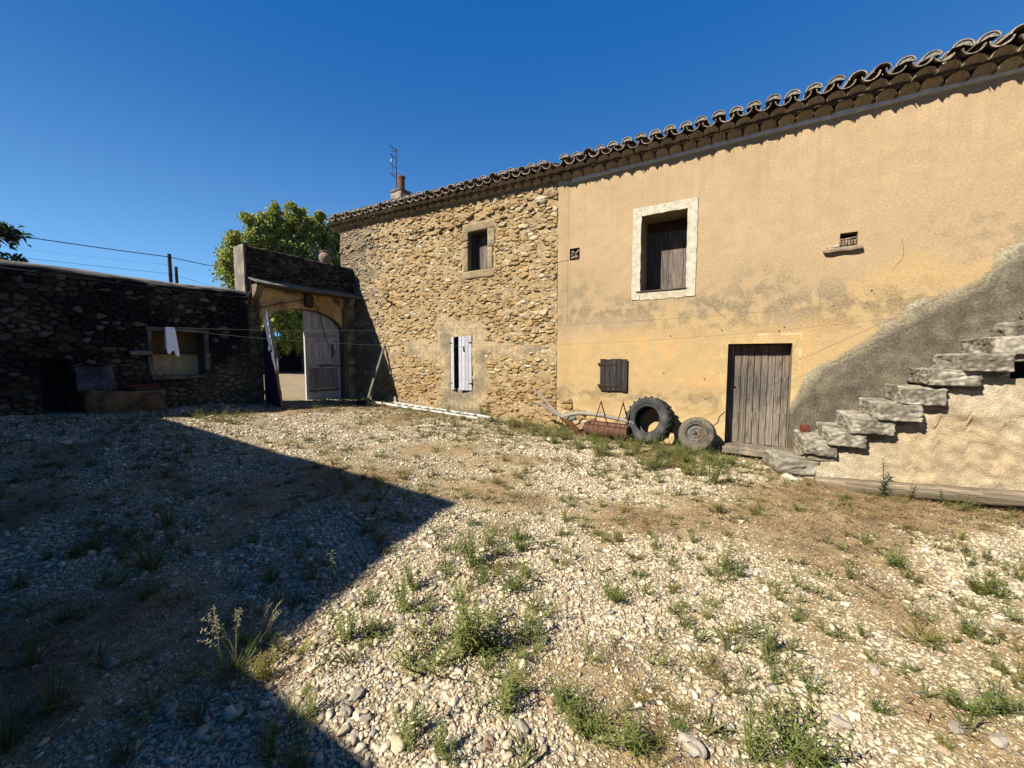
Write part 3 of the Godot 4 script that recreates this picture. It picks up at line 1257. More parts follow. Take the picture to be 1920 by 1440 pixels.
	for c in [[Vector2(-0.26, 0.62), Vector2(-0.34, 0.52), Vector2(-0.36, 0.42), Vector2(-0.45, 0.33), Vector2(-0.50, 0.24)], [Vector2(-2.52, 0.45), Vector2(-2.6, 0.35), Vector2(-2.68, 0.22)], [Vector2(-3.52, 3.62), Vector2(-3.26, 3.65)]]:
		for k in c.size() - 1:
			for s in 80:
				var q: Vector2 = c[k].lerp(c[k + 1], s / 80.0)
				var px := int((q.x + 3.52) / 7.72 * w)
				var py := int((5.6 - q.y) / 6.0 * h)
				for e in 2:
					var o := (py * w + clampi(px + e, 0, w - 1)) * 3
					for ch in 3:
						d[o + ch] = int(d[o + ch] * 0.42)
	for q in [Vector2(-0.35, 2.07), Vector2(0.55, 2.09), Vector2(0.48, 2.03), Vector2(-1.2, 2.0), Vector2(-0.6, 1.2), Vector2(-1.3, 1.3), Vector2(1.6, 2.6)]:
		var px := int((q.x + 3.52) / 7.72 * w)
		var py := int((5.6 - q.y) / 6.0 * h)
		for e in 3:
			for f in 4:
				for ch in 3:
					d[((py + f) * w + px + e) * 3 + ch] = 40
	return tex(d, w, h)


func relief(w: int, h: int) -> PackedByteArray:
	var a := grey(noise(55, 0.14), w, h, false)
	var b := grey(noise(56, 0.035), w, h, false)
	for i in a.size():
		a[i] = int(a[i] * 0.8 + b[i] * 0.2)
	return a


func strip(g: G, x0: float, x1: float, y0: float, y1: float, w0: float, w1: float, rough: float) -> void:
	var poly := PackedVector2Array()
	var nx := maxi(2, int((x1 - x0) / 0.07))
	var ny := maxi(2, int((y1 - y0) / 0.07))
	for i in nx:
		poly.append(Vector2(lerpf(x0, x1, i / float(nx)), y0 + rough * nz(i * 3.7, y0 * 9.0)))
	for i in ny:
		poly.append(Vector2(x1 + rough * nz(i * 3.1, x1 * 9.0, 3.0), lerpf(y0, y1, i / float(ny))))
	for i in nx:
		poly.append(Vector2(lerpf(x1, x0, i / float(nx)), y1 + rough * nz(i * 2.7, y1 * 9.0, 5.0)))
	for i in ny:
		poly.append(Vector2(x0 + rough * nz(i * 4.1, x0 * 9.0, 7.0), lerpf(y1, y0, i / float(ny))))
	g.prism(poly, w0, w1, false)


func build_plaster_house() -> void:
	var h := thing("plastered_house", "ochre plastered farmhouse wall with a plank door and outside stairs", "house")
	var x0 := -3.505
	var x1 := 4.2
	var win := Rect2(-1.775, 2.85, 0.815, 1.435)
	var door := Rect2(-0.24, -0.05, 0.915, 1.875)
	var hatch := Rect2(-2.50, 0.94, 0.49, 0.59)
	var v1 := Rect2(-3.24, 3.65, 0.21, 0.23)
	var v2 := Rect2(1.20, 3.285, 0.205, 0.20)
	var hs := [win, door, hatch, v1, v2]
	var ex := []
	var ey := []
	for r in hs:
		ex.append_array([r.position.x, r.end.x])
		ey.append_array([r.position.y, r.end.y])
	var m := mat(Color(1, 1, 1), 0.93, plaster_tex(), true, 1.0, null, 0, false)
	m.heightmap_enabled = true
	m.heightmap_texture = tex(relief(1160, 900), 1160, 900, Image.FORMAT_L8)
	m.heightmap_scale = 0.24
	m.detail_enabled = false
	var g := wall_face("plaster_house", lines(x0, x1, 0.05, ex), lines(-0.4, 5.6, 0.05, ey), hs, Vector2(-3.52, -0.4), Vector2(7.72, 6.0))
	part(h, "wall", g.mesh(m))
	g = G.new()
	g.col = Color(0.44, 0.35, 0.21)
	reveal(g, win, 0.72)
	reveal(g, door, 0.5)
	reveal(g, hatch, 0.3)
	reveal(g, v1, 0.35)
	reveal(g, v2, 0.35)
	part(h, "reveal", g.mesh(M.render))
	g = G.new()
	g.col = Color(0.03, 0.028, 0.025)
	g.box(Vector3(-3.135, 3.765, -0.37), Vector3(0.26, 0.28, 0.04), Basis(), 0.004)
	g.box(Vector3(1.30, 3.385, -0.37), Vector3(0.25, 0.25, 0.04), Basis(), 0.004)
	part(h, "vent_back", g.mesh(M.black))
	g = G.new()
	g.col = Color(0.4, 0.33, 0.22)
	g.box(Vector3(x1 + 0.2, 2.7, -3.4), Vector3(0.4, 6.0, 7.4), Basis(), 0.02)
	part(h, "side_wall", g.mesh(M.render))
	g = G.new()
	g.col = Color(0.4, 0.33, 0.22)
	g.box(Vector3((x0 + x1) / 2, 2.7, -7.2), Vector3(x1 - x0 + 0.2, 6.0, 0.4), Basis(), 0.02)
	part(h, "back_wall", g.mesh(M.render))
	# white band below the cornice
	g = G.new()
	g.col = Color(0.85, 0.83, 0.78)
	strip(g, -3.19, x1, 5.225, 5.325, -0.02, 0.035, 0.004)
	part(h, "white_band", g.mesh(M.render))
	# loft window
	g = G.new()
	g.col = Color(0.66, 0.60, 0.47)
	strip(g, -1.93, -1.775, 2.71, 4.445, -0.03, 0.012, 0.009)
	strip(g, -0.96, -0.795, 2.71, 4.445, -0.03, 0.0125, 0.009)
	strip(g, -1.775, -0.96, 4.285, 4.445, -0.03, 0.013, 0.008)
	var w := part(h, "window", g.mesh(M.render), "unglazed loft window with a whitewashed surround and boards inside")
	g = G.new()
	g.col = Color(0.62, 0.55, 0.41)
	strip(g, -1.773, -0.962, 2.70, 2.842, -0.03, 0.008, 0.02)
	part(w, "lower_surround", g.mesh(M.render))
	g = G.new()
	g.col = Color(0.21, 0.17, 0.135)
	g.box(Vector3(-1.39, 2.858, -0.25), Vector3(0.90, 0.022, 0.56), Basis(), 0.004)
	part(w, "sill_board", g.mesh(M.wood))
	g = G.new()
	g.col = Color(0.16, 0.075, 0.04)
	g.box(Vector3(-1.37, 4.185, -0.58), Vector3(0.80, 0.19, 0.12), Basis(), 0.006)
	part(w, "inner_lintel", g.mesh(M.wood))
	var px := -1.77
	for i in 4:
		var wd: float = [0.22, 0.20, 0.27, 0.125][i]
		g = G.new()
		g.col = shade(Color(0.26, 0.21, 0.18), [0.75, 0.85, 1.15, 1.1][i])
		g.box(Vector3(px + wd / 2, 3.55, -0.56 - 0.003 * i), Vector3(wd - 0.004, 1.42, 0.03), Basis(), 0.003, Vector2(i * 1.3, i * 2.9))
		part(w, "plank", g.mesh(M.wood))
		px += wd
	# door
	g = G.new()
	g.col = Color(0.10, 0.075, 0.06)
	g.box(Vector3(0.2175, 0.9, -0.262), Vector3(0.90, 1.8, 0.03), Basis(), 0.004)
	var dr := part(h, "door", g.mesh(M.wood), "low weathered plank door")
	px = -0.235
	for i in 9:
		var wd := 0.905 / 9.0
		g = G.new()
		var segs := 6
		var c0 := shade(Color(0.36, 0.30, 0.235), rnd(0.78, 1.2))
		# each plank is greyer and blacker in the middle, browner at the foot
		for s in segs:
			var ya := 0.06 + 1.75 * s / segs
			var yb := 0.06 + 1.75 * (s + 1) / segs
			var cols := []
			for y in [ya, yb]:
				var t: float = (y - 0.06) / 1.75
				var soot := clampf(1.0 - absf(t - 0.62 + 0.03 * (i % 3)) / 0.30, 0, 1) * (0.9 if i < 6 else 0.6)
				cols.append(c0.lerp(Color(0.33, 0.22, 0.175), smoothstep(0.78, 0.95, t)).lerp(Color(0.085, 0.08, 0.085), soot * 0.85))
			for e in [[px + 0.005, px + wd - 0.005, -0.20, -0.20], [px + 0.005, px + 0.005, -0.24, -0.20], [px + wd - 0.005, px + wd - 0.005, -0.20, -0.24]]:
				var o := Vector2(i * 0.77, 0)
				g.col = cols[0]
				var a := g.p(Vector3(e[0], ya, e[2] + 0.003 * (i % 3)), o + Vector2(0, ya))
				var b := g.p(Vector3(e[1], ya, e[3] + 0.003 * (i % 3)), o + Vector2(wd, ya))
				g.col = cols[1]
				var c := g.p(Vector3(e[1], yb, e[3] + 0.003 * (i % 3)), o + Vector2(wd, yb))
				var d := g.p(Vector3(e[0], yb, e[2] + 0.003 * (i % 3)), o + Vector2(0, yb))
				g.tri(a, c, b)
				g.tri(a, d, c)
		part(dr, "plank", g.mesh(M.wood))
		px += wd
	g = G.new()
	g.lathe([[0.0, 0.0], [0.022, 0.0], [0.022, 0.006], [0.008, 0.012], [0.008, 0.03], [0.0, 0.032]], 10, Transform3D(Basis(Vector3.RIGHT, PI / 2), Vector3(-0.12, 1.06, -0.198)))
	part(dr, "door_knob", g.mesh(M.iron))
	g = G.new()
	rock(g, Vector3(0.23, -0.005, 0.02), Vector3(1.02, 0.125, 0.50), Basis(), 8, 0.4, 0.016, 2.0, Color(0.48, 0.40, 0.28), Color(0.3, 0.26, 0.2))
	part(h, "door_step", g.mesh(M.step))
	# small hatch
	g = G.new()
	g.col = Color(0.06, 0.05, 0.045)
	g.box(Vector3(-2.255, 1.235, 0.012), Vector3(0.50, 0.60, 0.02), Basis(), 0.004)
	w = part(h, "hatch", g.mesh(M.wood), "small dark plank hatch with rusty strap hinges")
	px = -2.53
	for i in 5:
		g = G.new()
		g.col = shade(Color(0.075, 0.066, 0.062), rnd(0.7, 1.35))
		g.box(Vector3(px + 0.0555, 1.232 + rnd(-0.012, 0.012), 0.036 + rnd(0, 0.005)), Vector3(0.105, 0.645, 0.024), Basis(Vector3.BACK, rnd(-0.006, 0.006)), 0.004, Vector2(i * 1.9, i * 0.7))
		part(w, "plank", g.mesh(M.wood))
		px += 0.111
	for y in [1.01, 1.45]:
		g = G.new()
		g.col = Color(0.10, 0.045, 0.025)
		g.box(Vector3(-2.36, y, 0.058), Vector3(0.38, 0.034, 0.006), Basis(Vector3.BACK, 0.01), 0.002)
		g.box(Vector3(-2.555, y, 0.03), Vector3(0.05, 0.05, 0.03), Basis(), 0.006)
		part(w, "strap_hinge", g.mesh(M.rust))
	# bricks stuffed into the two putlog holes
	for q in [[-3.185, 3.70, 0.085, 0.05, 0.35], [-3.10, 3.71, 0.06, 0.07, 0.0], [-3.09, 3.80, 0.115, 0.035, 0.75], [-3.175, 3.815, 0.07, 0.04, -0.3], [-3.20, 3.76, 0.05, 0.025, 0.5]]:
		g = G.new()
		rock(g, Vector3(q[0], q[1], -0.07), Vector3(q[2], q[3], 0.1), Basis(Vector3.BACK, q[4]), 3, 0.3, 0.004, q[0] * 30.0, Color(0.56, 0.43, 0.34))
		part(h, "brick", g.mesh(M.tile))
	for i in 6:
		g = G.new()
		g.col = shade(Color(0.50, 0.34, 0.22), rnd(0.85, 1.25))
		rock(g, Vector3(1.215 + i * 0.034, 3.335, -0.05), Vector3(0.028, 0.085, 0.1), Basis(Vector3.BACK, rnd(-0.05, 0.05)), 3, 0.3, 0.003, i * 5.0, shade(Color(0.52, 0.36, 0.24), rnd(0.85, 1.2)))
		part(h, "brick", g.mesh(M.tile))
	for q in [[1.232, 3.392, 0.055, -0.05], [1.325, 3.40, 0.135, 0.14]]:
		g = G.new()
		rock(g, Vector3(q[0], q[1], -0.05), Vector3(q[2], 0.024, 0.1), Basis(Vector3.BACK, q[3]), 3, 0.3, 0.003, q[0] * 9.0, Color(0.55, 0.40, 0.29))
		part(h, "brick", g.mesh(M.tile))
	g = G.new()
	rock(g, Vector3(1.24, 3.235, 0.02), Vector3(0.47, 0.075, 0.10), Basis(Vector3.BACK, 0.02), 6, 0.8, 0.008, 12.0, Color(0.46, 0.35, 0.24))
	part(h, "vent_sill", g.mesh(M.stone))
	g = G.new()
	rock(g, Vector3(1.12, 3.295, 0.0), Vector3(0.16, 0.045, 0.05), Basis(Vector3.BACK, 0.06), 4, 0.5, 0.006, 17.0, Color(0.62, 0.52, 0.36))
	part(h, "vent_sill", g.mesh(M.stone))
	build_eaves(h, x0, x1 + 0.3, 1.0)
	g = G.new()
	g.col = Color(0.16, 0.11, 0.08)
	roof_slab(g, x0, x1 + 0.4, 0.20, -7.4, 5.44, 5.40, 7.72, 7.68, 0.06)
	part(h, "roof", g.mesh(M.wood))
	rebase(h, Vector3(0.3, -0.1, 0))


const STEPS := [[0.77, 0.41], [1.04, 0.57], [1.28, 0.775], [1.54, 0.98], [1.81, 1.20], [2.05, 1.44], [2.30, 1.635], [2.56, 1.84], [2.83, 2.03], [3.08, 2.23], [3.34, 2.43], [3.60, 2.63]]


func build_stairs() -> void:
	var s := thing("stone_staircase", "worn stone steps climbing along the plastered wall to the right", "stairs")
	rng.seed = 77
	for i in STEPS.size():
		var q: Array = STEPS[i]
		var g := G.new()
		var long := 0.90 + rnd(-0.05, 0.08)
		var wide := rnd(0.37, 0.45)
		var thick := rnd(0.195, 0.225)
		var turn: float = [0.10, 0.06, 0.05, 0.0, -0.03, -0.04, 0.02, -0.03, -0.03, 0.0, 0.0, 0.0][i]
		rock(g, Vector3(q[0] + wide / 2, q[1] - thick / 2, long / 2 + 0.01), Vector3(wide, thick, long), Basis(Vector3.UP, turn * 0.6) * Basis(Vector3.BACK, rnd(-0.025, 0.025)), 18, 0.16, 0.014, i * 13.7, Color(0.68, 0.62, 0.485), Color(0.25, 0.22, 0.165))
		part(s, "step", g.mesh(M.step))
		g = G.new()
		rock(g, Vector3(q[0] + wide * 0.62, q[1] - thick - 0.03, 0.43), Vector3(wide * 0.9, 0.10, 0.80), Basis(Vector3.BACK, 0.1), 8, 0.5, 0.014, i * 5.3, Color(0.62, 0.52, 0.37), Color(0.40, 0.33, 0.22))
		part(s, "bedding", g.mesh(M.step))
	var g := G.new()
	rock(g, Vector3(0.66, -0.02, 0.52), Vector3(0.50, 0.24, 0.72), Basis(Vector3.UP, 0.25), 12, 0.3, 0.02, 99.0, Color(0.56, 0.51, 0.40), Color(0.27, 0.23, 0.17))
	part(s, "step", g.mesh(M.step), "lowest step, half sunk in the ground")
	# side wall below the steps
	g = G.new()
	var us := lines(0.70, 4.2, 0.045)
	var nv := 44
	var stair := noise(61, 0.03)
	for u in us:
		var top := 0.06
		for q in STEPS:
			if u > q[0] + 0.12:
				top = q[1] - 0.10
		top += 0.02 * nz(u * 6.0, 3.0)
		for j in nv + 1:
			var v := lerpf(-0.45, top, j / float(nv))
			var b := bulge("stair_wall", u, v)
			var worn := smoothstep(1.6, 2.6, u + 0.5 * nz(u * 2.0, v * 2.0, 80.0)) * smoothstep(1.2, 0.7, v)
			g.col = Color(0.60, 0.51, 0.365).lerp(Color(0.52, 0.40, 0.245), clampf(-0.05 + 0.6 * nz(u * 1.1, v * 1.4, 44.0) + smoothstep(0.9, 2.4, u) * smoothstep(1.5, 0.2, v) * 0.8 + worn * 0.2, 0, 1))
			g.col = g.col.lerp(Color(0.36, 0.29, 0.19), clampf(nz(u * 1.7, v * 2.6, 47.0) * 1.5 - 0.35, 0, 0.5))
			g.col = shade(g.col, 1.0 + 0.2 * nz(u * 8.0, v * 8.0, 48.0))
			g.p(Vector3(u, v, 0.815 + b), Vector2(u, v))
	for i in us.size() - 1:
		for j in nv:
			var a := i * (nv + 1) + j
			var mid := (g.v[a] + g.v[a + nv + 2]) / 2
			if mid.x > 2.70 and mid.x < 3.1 and mid.y > 1.36 and mid.y < 1.62:
				continue
			g.tri(a, a + 1, a + nv + 1)
			g.tri(a + nv + 1, a + 1, a + nv + 2)
	part(s, "side_wall", g.mesh(M.render))
	g = G.new()
	g.col = Color(0.10, 0.085, 0.06)
	g.box(Vector3(2.9, 1.49, 0.45), Vector3(0.5, 0.40, 0.04), Basis(), 0.01)
	part(s, "hollow_back", g.mesh(M.mortar))
	g = G.new()
	for j in 6:
		rock(g, Vector3(0.74 + 0.02 * j, -0.1 + 0.07 * j, 0.42), Vector3(0.12, 0.10, 0.6), Basis(), 4, 0.4, 0.02, j * 4.0, Color(0.42, 0.35, 0.24))
	part(s, "packing_stones", g.mesh(M.stone), "", "stuff")
	rebase(s, Vector3(1.9, -0.15, 0.4))
	# beam along the foot of the wall
	g = G.new()
	var pts := []
	for i in 26:
		var x := 0.93 + i * 0.125
		pts.append(Vector3(x, -0.185 + (x - 0.93) * 0.072 + 0.006 * nz(x * 3.0, 1.0), 0.99 + 0.008 * nz(x * 2.0, 5.0)))
	for i in pts.size():
		for k in 14:
			var a := TAU * k / 14.0
			var sq := 1.0 / maxf(absf(cos(a)), absf(sin(a)))
			var r := 0.088 * lerpf(1.0, sq, 0.62) * (1.0 + 0.10 * nz(pts[i].x * 0.9, k * 5.0, 3.0) + 0.07 * nz(pts[i].x * 4.0, k * 9.0, 6.0))
			g.col = shade(Color(0.37, 0.295, 0.20), 1.0 + 0.35 * nz(pts[i].x * 1.6, k * 2.0, 9.0))
			g.p(pts[i] + Vector3(0, sin(a) * r, cos(a) * r * 0.85), Vector2(k * 0.05, pts[i].x))
	for i in pts.size() - 1:
		for k in 14:
			var a := i * 14 + k
			var b := i * 14 + (k + 1) % 14
			g.tri(a, b, a + 14)
			g.tri(b, b + 14, a + 14)
	var e := g.p(pts[0])
	for k in 14:
		g.tri(e, (k + 1) % 14, k)
	single("timber_beam", g.mesh(M.wood), "weathered squared timber lying along the foot of the stair wall", "beam")
	# rusty tin with a dead plant
	var t := thing("rusty_tin", "small square rusted tin with a dead plant on the second lowest step", "tin", Vector3(0.875, 0.405, 0.20), 0.1)
	g = G.new()
	g.col = Color(0.24, 0.065, 0.032)
	g.box(Vector3(0, 0.06, 0), Vector3(0.115, 0.11, 0.11), Basis(), 0.008)
	part(t, "tin", g.mesh(M.rust))
	g = G.new()
	for i in 26:
		g.col = shade(Color(0.30, 0.22, 0.13), rnd(0.5, 1.2))
		var a := Vector3(rnd(-0.05, 0.05), 0.115, rnd(-0.05, 0.05))
		g.tube([a, a + Vector3(rnd(-0.03, 0.05), rnd(0.02, 0.05), rnd(-0.03, 0.03)), a + Vector3(rnd(-0.04, 0.1), rnd(0.02, 0.08), rnd(-0.05, 0.05))], 0.003, 0.001, 3)
	part(t, "dead_plant", g.mesh(M.straw))


const NICHE := Rect2(-4.84, 1.20, 0.89, 0.92)


func build_yard_wall() -> void:
	var h := thing("courtyard_wall", "tall dark lichen blackened rubble wall with a framed niche", "wall", Vector3(-10.3, 0, 0), PI / 2)
	var u0 := -9.6
	var u1 := -3.03
	var dark := Rect2(-6.30, 0.45, 0.30, 1.10)
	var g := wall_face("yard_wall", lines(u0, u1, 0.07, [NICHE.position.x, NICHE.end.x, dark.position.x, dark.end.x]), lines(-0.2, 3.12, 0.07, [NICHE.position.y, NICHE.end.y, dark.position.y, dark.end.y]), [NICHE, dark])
	g.col = Color(0.05, 0.045, 0.04)
	reveal(g, dark, 0.42)
	g.face(Vector3(-6.5, 0.3, -0.40), Vector3(-5.9, 0.3, -0.40), Vector3(-5.9, 1.7, -0.40), Vector3(-6.5, 1.7, -0.40))
	g.col = Color(0.12, 0.10, 0.08)
	g.face(Vector3(u0, 3.12, -0.45), Vector3(u1, 3.12, -0.45), Vector3(u1, -0.2, -0.45), Vector3(u0, -0.2, -0.45))
	part(h, "wall", g.mesh(M.mortar))
	# rounded cement coping
	g = G.new()
	var us := lines(u0, u1, 0.09)
	var seg := 10
	for u in us:
		for k in seg + 1:
			var a := PI * k / seg
			var r := 1.0 + 0.06 * nz(u * 3.0, k * 0.8, 4.0)
			g.col = shade(Color(0.36, 0.33, 0.28).lerp(Color(0.10, 0.095, 0.085), clampf(0.5 + 1.2 * nz(u * 2.0, k * 0.5, 7.0) - 0.05 * k, 0, 1)), 0.9)
			g.p(Vector3(u, 3.075 + 0.02 * nz(u * 0.7, 2.0) + 0.115 * r * sin(a), -0.215 + cos(a) * 0.265 * r), Vector2(u, k * 0.1))
	for i in us.size() - 1:
		for k in seg:
			var a := i * (seg + 1) + k
			g.tri(a, a + 1, a + seg + 1)
			g.tri(a + seg + 1, a + 1, a + seg + 2)
	part(h, "coping", g.mesh(M.render))
	rng.seed = 4402
	var cells := rubble(Rect2(u0, -0.1, u1 - u0, 3.16), [rect_poly(Rect2(-4.93, 1.12, 1.08, 1.10)), rect_poly(dark.grow(0.02))], [[0.13, 0.16, 4], [0.085, 0.115, 26], [0.055, 0.075, 110], [0.035, 0.045, 160]], 1.6, 0.010)
	for c in cells:
		c.base = 0.005
		c.depth = rnd(0.03, 0.085)
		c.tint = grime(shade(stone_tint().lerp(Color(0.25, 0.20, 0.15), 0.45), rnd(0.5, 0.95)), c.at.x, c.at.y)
		if rng.randf() < 0.20:   # stones that keep their own colour
			c.tint = c.tint.lerp(Color(0.32, 0.28, 0.22), rnd(0.3, 0.9))
	lay_stones(h, cells)
	# niche
	g = G.new()
	g.col = Color(0.27, 0.20, 0.11)
	reveal(g, NICHE, 0.36)
	var w := part(h, "niche", g.mesh(M.render), "shallow framed wall niche with an ochre plastered back")
	g = G.new()
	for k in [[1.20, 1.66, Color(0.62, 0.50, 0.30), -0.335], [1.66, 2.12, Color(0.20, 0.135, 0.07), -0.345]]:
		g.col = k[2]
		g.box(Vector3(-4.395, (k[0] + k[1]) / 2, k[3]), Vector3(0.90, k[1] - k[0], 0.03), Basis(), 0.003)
	part(w, "niche_back", g.mesh(M.render))
	g = G.new()
	g.col = Color(0.15, 0.085, 0.05)
	g.box(Vector3(-4.395, 1.675, -0.29), Vector3(0.88, 0.045, 0.09), Basis(), 0.008)
	part(w, "ledge", g.mesh(M.render))
	for q in [["lintel", -4.37, 2.165, 1.08, 0.095, 0.0], ["jamb", -4.865, 1.87, 0.075, 0.49, 0.02], ["jamb", -4.87, 1.42, 0.085, 0.38, -0.02], ["jamb", -3.915, 1.90, 0.085, 0.42, 0.0], ["jamb", -3.90, 1.50, 0.115, 0.37, 0.0], ["sill", -4.42, 1.165, 0.88, 0.08, 0.0]]:
		g = G.new()
		rock(g, Vector3(q[1], q[2], 0.0), Vector3(q[3], q[4], 0.13), Basis(Vector3.BACK, q[5]), 6, 0.3, 0.010, q[1] * 9.0, Color(0.36, 0.31, 0.24), Color(0.16, 0.14, 0.11))
		part(w, q[0], g.mesh(M.stone))
	g = G.new()
	rock(g, Vector3(-5.02, 1.675, 0.03), Vector3(0.33, 0.085, 0.16), Basis(), 5, 0.4, 0.008, 5.0, Color(0.40, 0.37, 0.32))
	part(h, "shelf_stone", g.mesh(M.stone))
	g = G.new()
	rng.seed = 31
	for i in 9:
		blade(g, Vector3(rnd(-4.75, -4.35), 1.21, rnd(-0.25, -0.05)), Vector3(rnd(-0.6, 0.6), 0.6, rnd(-0.1, 0.3)), rnd(0.1, 0.2), 0.012, 0.6, Color(0.05, 0.055, 0.03))
	part(w, "niche_plants", g.mesh(M.leaf))
	# plastered block in front of it, with broken top
	g = G.new()
	rng.seed = 32
	rock(g, Vector3(-5.33, 0.55, 0.22), Vector3(1.10, 0.80, 0.44), Basis(), 12, 0.16, 0.022, 8.0, Color(0.27, 0.185, 0.10), Color(0.10, 0.07, 0.045))
	rock(g, Vector3(-5.72, 0.95, 0.20), Vector3(0.30, 0.16, 0.36), Basis(), 6, 0.6, 0.03, 18.0, Color(0.26, 0.19, 0.11))
	var b := single("plaster_trough", g.mesh(M.render), "broken brown plastered block built against the dark wall", "masonry block", Vector3(-10.3, 0, 0), PI / 2)
	b.name = "masonry_block"
	# slab leaning on the wall, on the block
	g = G.new()
	rock(g, Vector3.ZERO, Vector3(0.48, 0.44, 0.05), Basis(), 8, 0.5, 0.012, 3.0, Color(0.16, 0.17, 0.20), Color(0.07, 0.075, 0.09))
	var sl := single("stone_slab", g.mesh(M.stone), "flat grey blue stone slab leaning against the dark wall", "slab")
	sl.transform = Transform3D(Basis(Vector3.UP, PI / 2) * Basis(Vector3.RIGHT, -0.28) * Basis(Vector3.BACK, -0.03), Vector3(-9.98, 1.20, 5.72))
	for i in 3:
		g = G.new()
		g.col = [Color(0.34, 0.12, 0.07), Color(0.30, 0.12, 0.08), Color(0.26, 0.19, 0.14)][i]
		g.box(Vector3(0, 0.015, 0), Vector3([0.44, 0.40, 0.36][i], 0.028, 0.20), Basis(Vector3.BACK, 0.03), 0.006)
		single("clay_tile", g.mesh(M.tile), ["uppermost of three flat red tiles on the plastered block", "middle one of three flat red tiles on the plastered block", "lowest brown tile of the pile on the plastered block"][i], "tile", Vector3(-10.02 + 0.01 * i, 1.035 - 0.032 * i, 5.10 - 0.03 * i), PI / 2 + 0.05 * i)
	# a towel over the wire
	g = G.new()
	var nx := 22
	var ny := 26
	for side in 2:
		var first := g.v.size()
		for j in ny + 1:
			for i in nx + 1:
				var s := i / float(nx)
				var t := j / float(ny)
				var spread := lerpf(0.075, 0.105, t)
				var fold := sin(s * 10.0 + 1.0 + side) * 0.012 * t + sin(s * 23.0 + t * 2.0) * 0.005 * t
				var drop: float = [0.52, 0.44][side] + 0.035 * sin(s * 9.0) * t + (0.05 if side == 0 and s > 0.62 else 0.0)
				g.col = Color(1, 1, 1)
				g.p(Vector3((s - 0.5) * 2.0 * spread + 0.025 * t, -drop * t, (0.010 + 0.022 * minf(1.0, t * 6.0) + fold) * (1.0 if side == 0 else -1.0) + (0.012 * sin(s * 7.0) * t if side == 0 else 0.0)))
		for j in ny:
			for i in nx:
				var a := first + j * (nx + 1) + i
				if side == 0:
					g.tri(a, a + nx + 1, a + 1)
					g.tri(a + 1, a + nx + 1, a + nx + 2)
				else:
					g.tri(a, a + 1, a + nx + 1)
					g.tri(a + 1, a + nx + 2, a + nx + 1)
	for i in nx:
		g.quad_i(i, i + 1, (nx + 1) * (ny + 1) + i + 1, (nx + 1) * (ny + 1) + i, Vector3.UP)
	single("towel", g.mesh(M.cloth), "white towel hung over the wire in front of the wall niche", "towel", Vector3(-10.12, 2.21, 4.58), PI / 2)


func arch_v(u: float, uc: float, a: float, v0: float, rise: float) -> float:
	var t := (u - uc) / a
	return v0 + rise * sqrt(maxf(0.0, 1.0 - t * t)) if absf(t) <= 1.0 else -0.2


func leaf_board(parent: Node3D, called: String, x0: float, x1: float, y0: float, y1a: float, y1b: float, w0: float, w1: float, c: Color) -> void:
	var g := G.new()
	g.col = c
	var poly := PackedVector2Array([Vector2(x0, y0), Vector2(x1, y0), Vector2(x1, y1b), Vector2(x0, y1a)])
	g.prism(poly, w0, w1)
	for i in g.uv.size():
		if x1 - x0 > y1a - y0:
			g.uv[i] = Vector2(g.uv[i].y, g.uv[i].x)
		g.uv[i] += Vector2(x0 * 7.3, y0 * 3.1)
	part(parent, called, g.mesh(M.wood))


